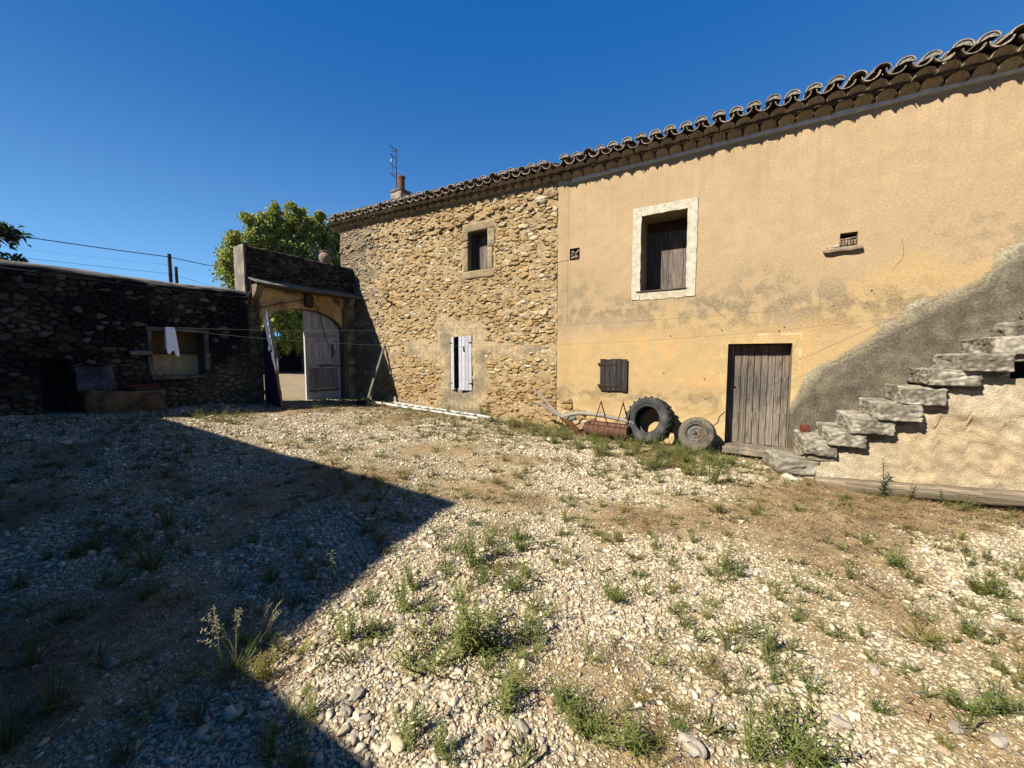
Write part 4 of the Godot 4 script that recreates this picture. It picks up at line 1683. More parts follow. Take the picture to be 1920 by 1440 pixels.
func build_gateway() -> void:
	var h := thing("gateway", "arched wagon gateway with a dark stone parapet and a small canopy", "gateway", Vector3(-10.3, 0, 0), PI / 2)
	var uc := -1.60
	var poly := PackedVector2Array([Vector2(-3.03, -0.15), Vector2(-2.73, -0.15), Vector2(-2.73, 2.30)])
	for i in 15:
		var a := PI - PI * (i + 1) / 16.0
		poly.append(Vector2(uc + 1.13 * cos(a), 2.30 + 0.60 * sin(a)))
	poly.append_array(PackedVector2Array([Vector2(-0.47, 2.30), Vector2(-0.47, -0.15), Vector2(0.01, -0.15), Vector2(0.01, 4.25), Vector2(-3.03, 4.25)]))
	var g := G.new()
	g.col = Color(0.22, 0.17, 0.115)
	g.prism(poly, -0.46, 0.0)
	part(h, "wall", g.mesh(M.mortar, false))
	# coping and rendered end of the parapet
	g = G.new()
	var us := lines(-3.03, 0.0, 0.1)
	for u in us:
		for k in 9:
			var a := PI * k / 8.0
			g.col = Color(0.13, 0.12, 0.11).lerp(Color(0.03, 0.03, 0.032), clampf(0.5 + nz(u * 2.0, k, 3.0) * 1.5, 0, 1))
			g.p(Vector3(u, 4.235 + 0.055 * sin(a) + 0.012 * nz(u * 5.0, 1.0), -0.23 + 0.26 * cos(a)))
	for i in us.size() - 1:
		for k in 8:
			var a := i * 9 + k
			g.tri(a, a + 1, a + 9)
			g.tri(a + 9, a + 1, a + 10)
	part(h, "coping", g.mesh(M.render))
	g = G.new()
	rock(g, Vector3(-3.045, 3.68, -0.225), Vector3(0.05, 1.20, 0.475), Basis(), 8, 0.5, 0.006, 6.0, Color(0.33, 0.30, 0.245), Color(0.20, 0.18, 0.15))
	part(h, "parapet_end", g.mesh(M.render))
	# parapet stones and jamb stones
	rng.seed = 4403
	var cells := rubble(Rect2(-3.01, 3.50, 3.0, 0.76), [], [[0.12, 0.16, 8], [0.08, 0.11, 50], [0.05, 0.07, 120]], 1.8, 0.009)
	cells.append_array(rubble(Rect2(-3.03, 0.2, 0.30, 3.0), [], [[0.13, 0.18, 30], [0.07, 0.1, 80]], 1.3, 0.012))
	for c in cells:
		c.base = -0.004
		c.depth = rnd(0.02, 0.05)
		if c.at.y > 3.45:
			c.tint = Color(0.030, 0.031, 0.037).lerp(Color(0.20, 0.175, 0.14), rnd(0, 1) ** 4.0)
		else:
			c.tint = stone_tint().lerp(Color(0.12, 0.085, 0.06), 0.6)
	lay_stones(h, cells)
	# ochre render between the arch and the canopy, and on the right pier
	g = G.new()
	us = lines(-2.76, 0.0, 0.05)
	var nv := 40
	for u in us:
		var lo := arch_v(u, uc, 1.13, 2.30, 0.60)
		for j in nv + 1:
			var v := lerpf(lo, 3.46, j / float(nv))
			var c := Color(0.86, 0.62, 0.31).lerp(Color(0.58, 0.37, 0.17), clampf(0.4 + 1.2 * nz(u * 1.6, v * 1.6, 70.0), 0, 1))
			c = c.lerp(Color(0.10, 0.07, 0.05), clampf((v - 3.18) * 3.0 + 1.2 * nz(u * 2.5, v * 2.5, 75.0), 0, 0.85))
			if u > -0.47:
				c = Color(0.40, 0.29, 0.17).lerp(Color(0.56, 0.45, 0.32), clampf(0.3 + 1.6 * nz(u * 3.0, v * 2.2, 81.0), 0, 1))
				c = c.lerp(Color(0.085, 0.075, 0.05), clampf(0.05 + 1.8 * nz(u * 2.2, v * 1.8, 84.0), 0, 0.85))
				c = c.lerp(Color(0.12, 0.15, 0.075), clampf(1.0 - Vector2(u + 0.12, (v - 0.95) * 0.9).length() * 4.5, 0, 0.7))
			g.col = shade(c, 1.0 + 0.25 * nz(u * 9.0, v * 9.0, 77.0))
			g.p(Vector3(u, v, 0.016 + 0.008 * nz(u * 6.0, v * 6.0, 3.0)), Vector2(u, v))
	for i in us.size() - 1:
		for j in nv:
			var a := i * (nv + 1) + j
			if absf(g.v[a].y - g.v[a + nv + 1].y) > 1.2:
				continue
			g.tri(a, a + 1, a + nv + 1)
			g.tri(a + nv + 1, a + 1, a + nv + 2)
	part(h, "render_coat", g.mesh(M.render))
	for q in [[-0.415, 1.28, 0.12, 2.1], [-0.415, 2.72, 0.11, 0.7]]:
		g = G.new()
		rock(g, Vector3(q[0], q[1], 0.03), Vector3(q[2], q[3], 0.09), Basis(), 8, 0.3, 0.012, q[1] * 5.0, Color(0.36, 0.27, 0.17), Color(0.17, 0.13, 0.08))
		part(h, "jamb", g.mesh(M.stone))
	g = G.new()
	rock(g, Vector3(-1.52, 3.12, 0.05), Vector3(0.22, 0.34, 0.14), Basis(), 6, 0.4, 0.02, 5.0, Color(0.10, 0.075, 0.055))
	part(h, "keystone", g.mesh(M.stone))
	# corbels and canopy
	for u in [-2.86, -0.30]:
		var prof := PackedVector2Array([Vector2(0, 3.02), Vector2(0.07, 3.03), Vector2(0.16, 3.08), Vector2(0.24, 3.17), Vector2(0.29, 3.28), Vector2(0.30, 3.34), Vector2(0, 3.34)])
		g = G.new()
		g.col = Color(0.40, 0.32, 0.22)
		g.xf = Transform3D(Basis(Vector3(0, 0, 1), Vector3(0, 1, 0), Vector3(-1, 0, 0)), Vector3(u, 0, 0))
		g.prism(prof, -0.08, 0.08)
		part(h, "corbel", g.mesh(M.stone, false))
	g = G.new()
	g.col = Color(0.20, 0.17, 0.14)
	var tilt := Basis(Vector3.RIGHT, 0.36)
	for i in 3:
		g.box(Vector3(-1.50, 3.335 - i * 0.002 + 0.0, 0.09 + i * 0.13), Vector3(2.86 - 0.02 * i, 0.035, 0.125), Basis(), 0.004, Vector2(i, i * 3.0))
	part(h, "canopy_boards", g.mesh(M.wood))
	var px := -3.0
	rng.seed = 12
	for i in 12:
		g = G.new()
		var wd := 2.98 / 12.0
		g.col = shade(Color(0.34, 0.31, 0.275), rnd(0.75, 1.2))
		rock(g, Vector3(px + wd / 2, 3.435 + rnd(-0.005, 0.005), 0.195), Vector3(wd - 0.004, 0.035, 0.46), tilt * Basis(Vector3.BACK, rnd(-0.03, 0.03)), 4, 0.5, 0.005, i * 3.0, shade(Color(0.50, 0.47, 0.42), rnd(0.8, 1.15)), Color(0.24, 0.22, 0.20))
		part(h, "canopy_tile", g.mesh(M.tile))
		px += wd
	# right leaf, shut
	rng.seed = 13
	g = G.new()
	var gr := Color(0.85, 0.82, 0.80)
	g.col = shade(gr, 0.5)
	g.box(Vector3(-0.98, 1.35, -0.205), Vector3(1.0, 0.12, 0.03), Basis(), 0.004)
	g.box(Vector3(-0.98, 0.5, -0.205), Vector3(1.0, 0.12, 0.03), Basis(), 0.004)
	var lf := part(h, "gate_leaf", g.mesh(M.wood), "right gate leaf, shut, weathered grey with a rounded top")
	var sg := G.new()
	sg.col = Color(0.006, 0.006, 0.006)
	sg.box(Vector3(-0.72, 1.79, -0.20), Vector3(0.16, 0.42, 0.02), Basis(), 0.003)
	part(lf, "slot_back", sg.mesh(M.black))
	leaf_board(lf, "stile", -1.56, -1.475, 0.33, arch_v(-1.56, uc, 1.11, 2.30, 0.58), arch_v(-1.475, uc, 1.11, 2.30, 0.58), -0.19, -0.128, gr)
	leaf_board(lf, "stile", -0.575, -0.493, 0.33, arch_v(-0.575, uc, 1.11, 2.30, 0.58), 2.30, -0.19, -0.129, gr)
	for q in [[1.275, 1.385], [2.04, 2.135]]:
		leaf_board(lf, "rail", -1.473, -0.577, q[0], q[1], q[1], -0.188, -0.130, shade(gr, rnd(0.85, 1.1)))
	for q in [[0.33, 0.475], [0.48, 0.60], [2.14, 2.245], [2.25, 2.36]]:
		leaf_board(lf, "board", -1.473, -0.577, q[0], q[1], q[1], -0.185, -0.146, shade(gr, rnd(0.75, 1.0)))
	leaf_board(lf, "board", -1.473, -0.577, 0.603, 0.665, 0.665, -0.186, -0.148, Color(0.24, 0.16, 0.085))
	for k in 6:
		var a := -1.472 + k * 0.1492
		leaf_board(lf, "plank", a, a + 0.144, 0.67, 1.272, 1.272, -0.184, -0.150 + rnd(-0.003, 0.003), shade(Color(0.45, 0.41, 0.385), rnd(0.75, 1.15)))
	for k in 9:
		var a := -1.472 + k * 0.0994
		if k == 7:
			leaf_board(lf, "plank", a, a + 0.0954, 1.388, 1.60, 1.60, -0.184, -0.150, shade(gr, 0.95))
			leaf_board(lf, "plank", a, a + 0.0954, 1.98, 2.037, 2.037, -0.184, -0.150, shade(gr, 0.95))
			leaf_board(lf, "plank", a, a + 0.03, 1.601, 1.979, 1.979, -0.184, -0.150, shade(gr, 0.95))
			continue
		leaf_board(lf, "plank", a, a + 0.0954, 1.388, 2.037, 2.037, -0.184, -0.150 + rnd(-0.003, 0.003), shade(gr, rnd(0.8, 1.12)))
	for k in 8:
		var a := -1.472 + k * 0.1118
		leaf_board(lf, "plank", a, a + 0.1075, 2.364, maxf(2.37, arch_v(a, uc, 1.10, 2.30, 0.57)), maxf(2.366, arch_v(a + 0.1075, uc, 1.10, 2.30, 0.57)), -0.184, -0.150 + rnd(-0.003, 0.003), shade(gr, rnd(0.8, 1.12)))
	g = G.new()
	g.tube([Vector3(-1.2, 1.345, -0.11), Vector3(-0.4, 1.335, -0.02), Vector3(0.02, 1.32, 0.12)], 0.014, 0.014, 6)
	g.tube([Vector3(-0.02, 1.36, 0.11), Vector3(-0.02, 0.95, 0.10)], 0.013, 0.013, 6)
	g.box(Vector3(-0.0, 1.325, 0.11), Vector3(0.07, 0.07, 0.06), Basis(), 0.01)
	part(h, "latch_bar", g.mesh(M.iron))
	# left leaf, swung into the yard and sagging
	var q00 := Vector3(-2.70, 0.40, 0.0)
	var q10 := Vector3(-2.85, 0.315, 1.03)
	var q11 := Vector3(-3.06, 2.66, 0.98)
	var q01 := Vector3(-2.70, 2.30, 0.0)
	var nrm := (q10 - q00).cross(q01 - q00).normalized()
	g = G.new()
	g.col = Color(0.09, 0.11, 0.16)
	for t in [0.14, 0.62]:
		warp_board(g, q00, q10, q11, q01, 0.02, 0.98, t, t + 0.05, 0.012, 0.045, nrm)
	lf = part(h, "gate_leaf", g.mesh(M.wood), "left gate leaf, open towards the yard, dark blue and sagging")
	for k in 6:
		g = G.new()
		g.col = shade(Color(0.085, 0.115, 0.19), rnd(0.75, 1.25))
		var a := k / 6.0
		warp_board(g, q00, q10, q11, q01, a + 0.004, a + 0.162, 0.0, 1.0 - 0.06 * (1.0 - a) * (1.0 - a), -0.02, 0.018, nrm)
		part(lf, "plank", g.mesh(M.wood))
	g = G.new()
	g.col = Color(0.52, 0.50, 0.48)
	warp_board(g, q00, q10, q11, q01, 0.985, 1.012, 0.42, 1.0, -0.026, 0.024, nrm)
	g.col = Color(0.34, 0.22, 0.12)
	warp_board(g, q00, q10, q11, q01, 0.985, 1.012, 0.0, 0.42, -0.026, 0.024, nrm)
	part(lf, "stile", g.mesh(M.wood))
	for t in [0.05, 0.16, 0.60]:
		g = G.new()
		g.col = Color(0.11, 0.14, 0.22)
		warp_board(g, q00, q10, q11, q01, 0.02, 0.98, t, t + 0.045, -0.045, -0.021, nrm)
		part(lf, "rail", g.mesh(M.wood))
	for t in [0.74, 0.86]:
		g = G.new()
		g.col = Color(0.55, 0.54, 0.53)
		warp_board(g, q00, q10, q11, q01, 0.90, 1.02, t, t + 0.03, -0.05, 0.03, nrm)
		part(lf, "batten", g.mesh(M.wood))
	# pot on the parapet
	g = G.new()
	g.col = Color(0.50, 0.38, 0.28)
	g.lathe([[0.0, 0.0], [0.095, 0.0], [0.12, 0.03], [0.165, 0.12], [0.175, 0.19], [0.155, 0.26], [0.115, 0.305], [0.105, 0.325], [0.135, 0.345], [0.145, 0.365], [0.125, 0.372], [0.10, 0.33], [0.10, 0.2], [0.0, 0.12]], 24)
	single("clay_pot", g.mesh(M.tile), "pale round bellied clay pot on top of the gateway parapet", "pot", Vector3(-10.52, 4.285, 0.80), 0.3)
	# cables
	g = G.new()
	g.tube(smooth_path([Vector3(-10.24, 3.03, 3.0), Vector3(-10.23, 2.79, 2.9), Vector3(-10.2, 2.94, 2.38), Vector3(-10.2, 3.14, 1.6), Vector3(-10.2, 3.05, 1.38), Vector3(-10.2, 2.77, 1.23), Vector3(-10.22, 2.19, 1.09), Vector3(-10.28, 1.84, 0.88), Vector3(-10.30, 1.73, 0.72), Vector3(-10.3, 1.75, 0.68), Vector3(-10.3, 1.79, 0.67)], 6), 0.011, 0.011, 6)
	single("hanging_cable", g.mesh(M.cable), "black cable looping from the canopy down over the right gate leaf", "cable")
	g = G.new()
	g.tube(smooth_path([Vector3(-10.22, 3.01, 9.4), Vector3(-10.22, 3.02, 6.6), Vector3(-10.22, 3.0, 5.4), Vector3(-10.22, 2.99, 3.7), Vector3(-10.2, 3.02, 3.12), Vector3(-10.2, 3.2, 2.98), Vector3(-10.2, 3.45, 2.98), Vector3(-10.22, 3.58, 2.85), Vector3(-10.23, 3.66, 2.5), Vector3(-10.23, 3.66, 1.76), Vector3(-10.23, 3.6, 1.16), Vector3(-10.23, 3.62, 0.45), Vector3(-10.23, 3.82, 0.22), Vector3(-10.23, 4.12, 0.15)], 6), 0.007, 0.007, 5)
	single("wall_cable", g.mesh(M.wire), "thin grey cable pinned along the dark wall and the parapet", "cable")


func warp_board(g: G, a: Vector3, b: Vector3, c: Vector3, d: Vector3, s0: float, s1: float, t0: float, t1: float, w0: float, w1: float, n: Vector3) -> void:
	var q := []
	for w in [w0, w1]:
		for k in [[s0, t0], [s1, t0], [s1, t1], [s0, t1]]:
			var lo: Vector3 = a + (b - a) * k[0]
			var hi: Vector3 = d + (c - d) * k[0]
			q.append(lo + (hi - lo) * k[1] + n * w)
	var along := 1.0 if (t1 - t0) * 2.0 > (s1 - s0) else 0.0
	for f in [[0, 1, 2, 3], [7, 6, 5, 4], [1, 5, 6, 2], [4, 0, 3, 7], [3, 2, 6, 7], [4, 5, 1, 0]]:
		var i := g.v.size()
		for k in f:
			var p: Vector3 = q[k]
			g.p(p, Vector2(p.z + s0 * 5.0, p.y) if along > 0.5 else Vector2(p.y, p.z + t0 * 7.0))
		g.tri(i, i + 2, i + 1)
		g.tri(i, i + 3, i + 2)


func smooth_path(pts: Array, sub: int) -> Array:
	var out := []
	for i in pts.size() - 1:
		var a: Vector3 = pts[maxi(i - 1, 0)]
		var b: Vector3 = pts[i]
		var c: Vector3 = pts[i + 1]
		var d: Vector3 = pts[mini(i + 2, pts.size() - 1)]
		for k in sub:
			out.append(b.cubic_interpolate(c, a, d, k / float(sub)))
	out.append(pts[-1])
	return out


func sagging(a: Vector3, b: Vector3, s: float, n := 40) -> Array:
	var out := []
	for i in n + 1:
		var t := i / float(n)
		out.append(a.lerp(b, t) - Vector3(0, s * 4.0 * t * (1.0 - t), 0))
	return out


# ---------- loose things in the yard ----------
func tyre_profile(r_out: float, r_in: float, width: float) -> Array:
	var w := width / 2
	return [[r_in, -w * 0.62], [r_in + 0.012, -w * 0.74], [r_in + 0.03, -w * 0.80], [lerpf(r_in, r_out, 0.35), -w * 0.97], [lerpf(r_in, r_out, 0.6), -w], [lerpf(r_in, r_out, 0.85), -w * 0.93], [r_out * 0.975, -w * 0.80], [r_out, -w * 0.5], [r_out * 1.004, 0.0], [r_out, w * 0.5], [r_out * 0.975, w * 0.80], [lerpf(r_in, r_out, 0.85), w * 0.93], [lerpf(r_in, r_out, 0.6), w], [lerpf(r_in, r_out, 0.35), w * 0.97], [r_in + 0.03, w * 0.80], [r_in + 0.012, w * 0.74], [r_in, w * 0.62], [r_in + 0.015, w * 0.5], [lerpf(r_in, r_out, 0.75), w * 0.55], [lerpf(r_in, r_out, 0.82), 0.0], [lerpf(r_in, r_out, 0.75), -w * 0.55], [r_in + 0.015, -w * 0.5], [r_in, -w * 0.62]]


func build_wheels() -> void:
	# tractor tyre: axis first along y, then laid over to face the yard
	var t := thing("tractor_tyre", "big bare black tractor tyre leaning on the plaster below the hatch", "tyre")
	var g := G.new()
	g.lathe(tyre_profile(0.43, 0.235, 0.30), 48)
	for i in g.v.size():
		var q := g.v[i]
		g.col = Color(0.052, 0.055, 0.060).lerp(Color(0.13, 0.13, 0.125), clampf(0.35 + 1.5 * nz(q.x * 4.0, q.y * 4.0, q.z * 4.0), 0, 1))
		g.c[i] = g.col
	part(t, "tyre", g.mesh(M.rubber))
	g = G.new()
	g.col = Color(0.06, 0.062, 0.065)
	for i in 22:
		for s in [-1.0, 1.0]:
			var a := TAU * (i + (0.5 if s > 0 else 0.0)) / 22.0
			var b := Basis(Vector3.UP, -a)
			g.box(b * Vector3(0.432, s * 0.085, 0), Vector3(0.024, 0.12, 0.032), b * Basis(Vector3.RIGHT, s * 0.7), 0.006)
	part(t, "tread", g.mesh(M.rubber), "", "stuff")
	g = G.new()
	g.col = Color(0.16, 0.16, 0.155)
	var ring := []
	for i in 41:
		ring.append(Vector3(cos(TAU * i / 40.0), 0, sin(TAU * i / 40.0)) * 0.262 + Vector3(0, 0.128, 0))
	g.tube(ring, 0.007, 0.007, 6, false)
	part(t, "bead", g.mesh(M.rubber))
	t.transform = Transform3D(Basis(Vector3.UP, deg_to_rad(-17)) * Basis(Vector3.RIGHT, PI / 2 - 0.30), Vector3(-1.475, 0.405, 0.30))
	# car wheel
	var w := thing("car_wheel", "small dusty car wheel with a grey steel rim leaning beside the tractor tyre", "wheel")
	g = G.new()
	g.lathe(tyre_profile(0.305, 0.175, 0.19), 40)
	for i in g.v.size():
		var q := g.v[i]
		g.c[i] = Color(0.25, 0.215, 0.155).lerp(Color(0.11, 0.10, 0.085), clampf(0.25 + 1.4 * nz(q.x * 5.0, q.y * 5.0, q.z * 5.0), 0, 1))
	part(w, "tyre", g.mesh(M.rubber))
	g = G.new()
	g.lathe([[0.182, 0.07], [0.186, 0.078], [0.176, 0.080], [0.168, 0.062], [0.158, 0.035], [0.150, 0.028], [0.136, 0.034], [0.122, 0.050], [0.108, 0.052], [0.094, 0.040], [0.088, 0.026], [0.082, 0.030], [0.06, 0.042], [0.034, 0.046], [0.032, 0.036], [0.0, 0.034]], 36)
	for i in g.v.size():
		var q := g.v[i]
		g.c[i] = Color(0.24, 0.23, 0.21).lerp(Color(0.20, 0.11, 0.06), clampf(0.1 + 1.6 * nz(q.x * 7.0, q.y * 7.0, q.z * 7.0 + 4.0), 0, 0.8))
	var rim := part(w, "rim", g.mesh(M.rust))
	g = G.new()
	for i in 5:
		var a := TAU * i / 5.0 + 0.4
		g.lathe([[0.0, 0.036], [0.009, 0.036], [0.009, 0.05], [0.0, 0.051]], 8, Transform3D(Basis(), Vector3(cos(a), 0, sin(a)) * 0.058))
	g.lathe([[0.0, 0.036], [0.028, 0.036], [0.024, 0.040], [0.0, 0.041]], 12)
	for i in 4:
		var a := TAU * i / 4.0 + 0.2
		g.box(Vector3(cos(a), 0, sin(a)) * 0.028 + Vector3(0, 0.042, 0), Vector3(0.035, 0.006, 0.012), Basis(Vector3.UP, -a + 0.6), 0.002)
	part(rim, "wheel_nut", g.mesh(M.iron))
	w.transform = Transform3D(Basis(Vector3.UP, deg_to_rad(-14)) * Basis(Vector3.RIGHT, PI / 2 - 0.34), Vector3(-0.655, 0.235, 0.37))


func build_yard_things() -> void:
	# old wooden plough: two handles that meet in one beam
	var p := thing("wooden_plough", "old grey wooden plough with two handles lying against the foot of the wall", "plough")
	var g := G.new()
	var gw := Color(0.52, 0.45, 0.39)
	g.col = gw
	g.tube(smooth_path([Vector3(-3.93, 0.885, 0.34), Vector3(-3.78, 0.80, 0.35), Vector3(-3.60, 0.66, 0.38), Vector3(-3.42, 0.50, 0.40), Vector3(-3.24, 0.38, 0.42), Vector3(-3.10, 0.36, 0.42)], 6), 0.022, 0.037, 8)
	part(p, "handle", g.mesh(M.wood))
	g = G.new()
	g.col = gw
	g.tube(smooth_path([Vector3(-3.82, 0.63, 0.50), Vector3(-3.70, 0.605, 0.50), Vector3(-3.52, 0.52, 0.49), Vector3(-3.34, 0.42, 0.47), Vector3(-3.18, 0.355, 0.45), Vector3(-3.06, 0.34, 0.44)], 6), 0.022, 0.037, 8)
	part(p, "handle", g.mesh(M.wood))
	g = G.new()
	g.col = Color(0.34, 0.29, 0.25)
	g.tube([Vector3(-3.58, 0.65, 0.38), Vector3(-3.55, 0.53, 0.49)], 0.014, 0.014, 6)
	part(p, "brace", g.mesh(M.wood))
	g = G.new()
	g.col = Color(0.58, 0.51, 0.44)
	g.tube(smooth_path([Vector3(-3.20, 0.345, 0.43), Vector3(-2.95, 0.43, 0.42), Vector3(-2.70, 0.455, 0.40), Vector3(-2.35, 0.435, 0.38), Vector3(-2.0, 0.385, 0.36), Vector3(-1.75, 0.33, 0.34)], 6), 0.045, 0.036, 8)
	part(p, "beam", g.mesh(M.wood))
	g = G.new()
	g.col = Color(0.25, 0.10, 0.045)
	g.box(Vector3(-3.0, 0.22, 0.44), Vector3(0.10, 0.42, 0.07), Basis(Vector3.BACK, 0.85), 0.01)
	g.box(Vector3(-2.86, 0.10, 0.47), Vector3(0.34, 0.03, 0.16), Basis(Vector3.BACK, -0.62), 0.006)
	part(p, "share", g.mesh(M.rust))
	g = G.new()
	g.col = Color(0.26, 0.34, 0.29)
	g.box(Vector3(-2.955, 0.345, 0.462), Vector3(0.15, 0.06, 0.05), Basis(Vector3.BACK, 0.2), 0.008)
	part(p, "clamp", g.mesh(M.rust))
	rebase(p, Vector3(-2.9, 0.05, 0.44))
	# rusty trough with two A shaped stands
	var t := thing("rusty_trough", "half round rusty iron feed trough with two pointed frames", "trough")
	var rust := Color(0.30, 0.15, 0.10)
	g = G.new()
	var n := 10
	var len0 := -2.62
	var len1 := -1.80
	for side in 2:
		for e in 2:
			for k in n + 1:
				var a := PI * k / n
				var r := 0.185 - 0.006 * side
				var x: float = [len0, len1][e]
				g.col = rust.lerp(Color(0.36, 0.19, 0.125), clampf(0.5 + nz(x * 9.0, k, side * 3.0), 0, 1))
				g.p(Vector3(x, 0.30 - sin(a) * r * 1.38 + 0.02 * (e - 0.5) * -1.0, 0.52 - cos(a) * r), Vector2(x, k * 0.05))
	for side in 2:
		for k in n:
			var a := side * 2 * (n + 1) + k
			g.quad_i(a, a + 1, a + n + 2, a + n + 1, Vector3(0, -sin(PI * (k + 0.5) / n), -cos(PI * (k + 0.5) / n)) * (1.0 if side == 0 else -1.0))
	part(t, "trough_body", g.mesh(M.rust))
	for e in 2:
		g = G.new()
		g.col = rust
		var x: float = [len0, len1][e]
		var f := []
		for k in n + 1:
			var a := PI * k / n
			f.append(g.p(Vector3(x, 0.30 - sin(a) * 0.18 * 1.38 + 0.02 * (e - 0.5) * -1.0, 0.52 - cos(a) * 0.18)))
		for k in range(1, n):
			g.tri_o(f[0], f[k], f[k + 1], Vector3(-1 if e == 0 else 1, 0, 0))
		part(t, "end_plate", g.mesh(M.rust))
	g = G.new()
	g.col = Color(0.20, 0.085, 0.05)
	for z in [0.338, 0.702]:
		g.box(Vector3(-2.21, 0.301, z), Vector3(0.83, 0.022, 0.022), Basis(Vector3.BACK, -0.024), 0.005)
	part(t, "rim", g.mesh(M.rust))
	for x in [-2.33, -1.90]:
		g = G.new()
		g.col = Color(0.17, 0.08, 0.05)
		var top := Vector3(x - 0.02, 0.73, 0.50)
		for f in [Vector3(x - 0.09, 0.31, 0.70), Vector3(x + 0.05, 0.305, 0.34)]:
			g.tube([top, f], 0.011, 0.011, 6)
		for k in 3:
			g.tube([top.lerp(Vector3(x - 0.09, 0.31, 0.70), 0.72), Vector3(x - 0.22 + k * 0.11, 0.311, 0.702)], 0.006, 0.006, 5)
		g.tube([top, top + Vector3(0.015, 0.09 if x > -2.0 else 0.02, 0)], 0.006, 0.003, 5)
		part(t, "stand", g.mesh(M.rust))
	rebase(t, Vector3(-2.2, 0.02, 0.56))
	# pole leaning on the stone house
	g = G.new()
	g.col = Color(0.36, 0.36, 0.30)
	g.tube(smooth_path([Vector3(-8.66, 0.24, 0.99), Vector3(-8.74, 0.8, 0.72), Vector3(-8.86, 1.4, 0.36), Vector3(-8.93, 1.93, 0.09)], 4), 0.036, 0.030, 8)
	single("wooden_pole", g.mesh(M.wood), "pale rough pole leaning on the stone house beside the gateway", "pole")
	g = G.new()
	rock(g, Vector3(-8.83, 0.33, 0.98), Vector3(0.24, 0.17, 0.2), Basis(), 5, 0.4, 0.012, 3.0, Color(0.02, 0.02, 0.022))
	single("black_box", g.mesh(M.rubber), "small black lump at the foot of the leaning pole", "box")
	# white ladder lying at the foot of the stone house
	var l := thing("ladder", "narrow white ladder lying flat along the foot of the stone house", "ladder")
	var wc := Color(0.80, 0.79, 0.76)
	g = G.new()
	g.col = wc
	g.box(Vector3(0, 0.03, 0.15), Vector3(3.85, 0.055, 0.03), Basis(), 0.006)
	part(l, "rail", g.mesh(M.paint_wood))
	g = G.new()
	g.col = wc
	g.box(Vector3(0.32, 0.03, -0.15), Vector3(3.5, 0.055, 0.03), Basis(), 0.006)
	part(l, "rail", g.mesh(M.paint_wood))
	for i in 12:
		g = G.new()
		g.col = shade(wc, 0.8)
		g.tube([Vector3(-1.35 + i * 0.27, 0.032, 0.14), Vector3(-1.35 + i * 0.27, 0.032, -0.14)], 0.012, 0.012, 6)
		part(l, "rung", g.mesh(M.paint_wood))
	l.transform = Transform3D(Basis(Vector3.UP, -0.05) * Basis(Vector3.BACK, -0.034), Vector3(-7.08, 0.225, 0.44))
	# bent iron hook in the stone wall
	g = G.new()
	g.tube(smooth_path([Vector3(-8.57, 3.37, 0.02), Vector3(-8.80, 3.375, 0.10), Vector3(-8.89, 3.33, 0.12), Vector3(-8.80, 3.24, 0.12), Vector3(-8.50, 3.08, 0.10)], 4), 0.016, 0.016, 6)
	single("iron_hook", g.mesh(M.iron), "bent black iron hook fixed high in the stone house wall", "hook")
	# wires
	g = G.new()
	g.tube(sagging(Vector3(-10.24, 2.215, 4.73), Vector3(2.32, 2.45, 0.02), 0.245), 0.0016, 0.0016, 5)
	single("clothes_wire", g.mesh(M.wire), "upper of two thin wires strung across the yard from the niche", "wire")
	g = G.new()
	g.tube(sagging(Vector3(-10.24, 2.205, 4.70), Vector3(2.32, 2.22, 0.02), 0.43), 0.0016, 0.0016, 5)
	single("clothes_wire", g.mesh(M.wire), "lower, more slack of two thin wires strung across the yard", "wire")
	# aerial
	var a := thing("television_aerial", "thin dark aerial mast beside the chimney", "aerial", Vector3(-9.93, 6.2, -1.42))
	g = G.new()
	g.tube([Vector3(0, -0.1, 0), Vector3(0.0, 2.15, 0)], 0.019, 0.016, 6)
	part(a, "mast", g.mesh(M.cable))
	g = G.new()
	for y in [1.36, 2.08]:
		g.tube([Vector3(-0.10, y, 0.02), Vector3(0.06, y, -0.02)], 0.012, 0.012, 5)
	g.tube([Vector3(-0.12, 1.30, 0.05), Vector3(-0.12, 2.22, 0.05)], 0.006, 0.006, 5)
	for y in [1.32, 1.62, 1.92, 2.2]:
		g.tube([Vector3(-0.16, y, -0.12), Vector3(-0.10, y + 0.02, 0.16)], 0.012, 0.012, 5)
	part(a, "antenna", g.mesh(M.cable))
	g = G.new()
	g.col = Color(0.8, 0.8, 0.8)
	g.box(Vector3(-0.15, 1.78, 0.06), Vector3(0.05, 0.09, 0.05), Basis(), 0.01)
	part(a, "junction_box", g.mesh(M.plain))
	g = G.new()
	g.tube([Vector3(0.06, 1.3, -0.03), Vector3(0.13, 2.5, -0.05)], 0.003, 0.002, 4)
	part(a, "whip", g.mesh(M.wire))


# ---------- plants ----------
func blade(g: G, at: Vector3, dir: Vector3, length: float, width: float, droop: float, c: Color, seg := 3) -> void:
	dir = dir.normalized()
	var side := dir.cross(Vector3.UP)
	side = (side if side.length() > 0.05 else Vector3(cos(at.x * 90.0), 0, sin(at.x * 90.0))).normalized()
	var p := at
	var d := dir
	var last := -1
	for i in seg + 1:
		var t := i / float(seg)
		var w := width * 0.5 * (1.0 - t) * (1.0 if i > 0 else 0.7) + 0.0002
		g.col = shade(c, 0.75 + 0.45 * t)
		var a := g.p(p - side * w)
		g.p(p + side * w)
		if last >= 0:
			g.tri(last, a, last + 1)
			g.tri(last + 1, a, a + 1)
		last = a
		d = (d + Vector3(0, -droop / seg, 0)).normalized()
		p += d * length / seg


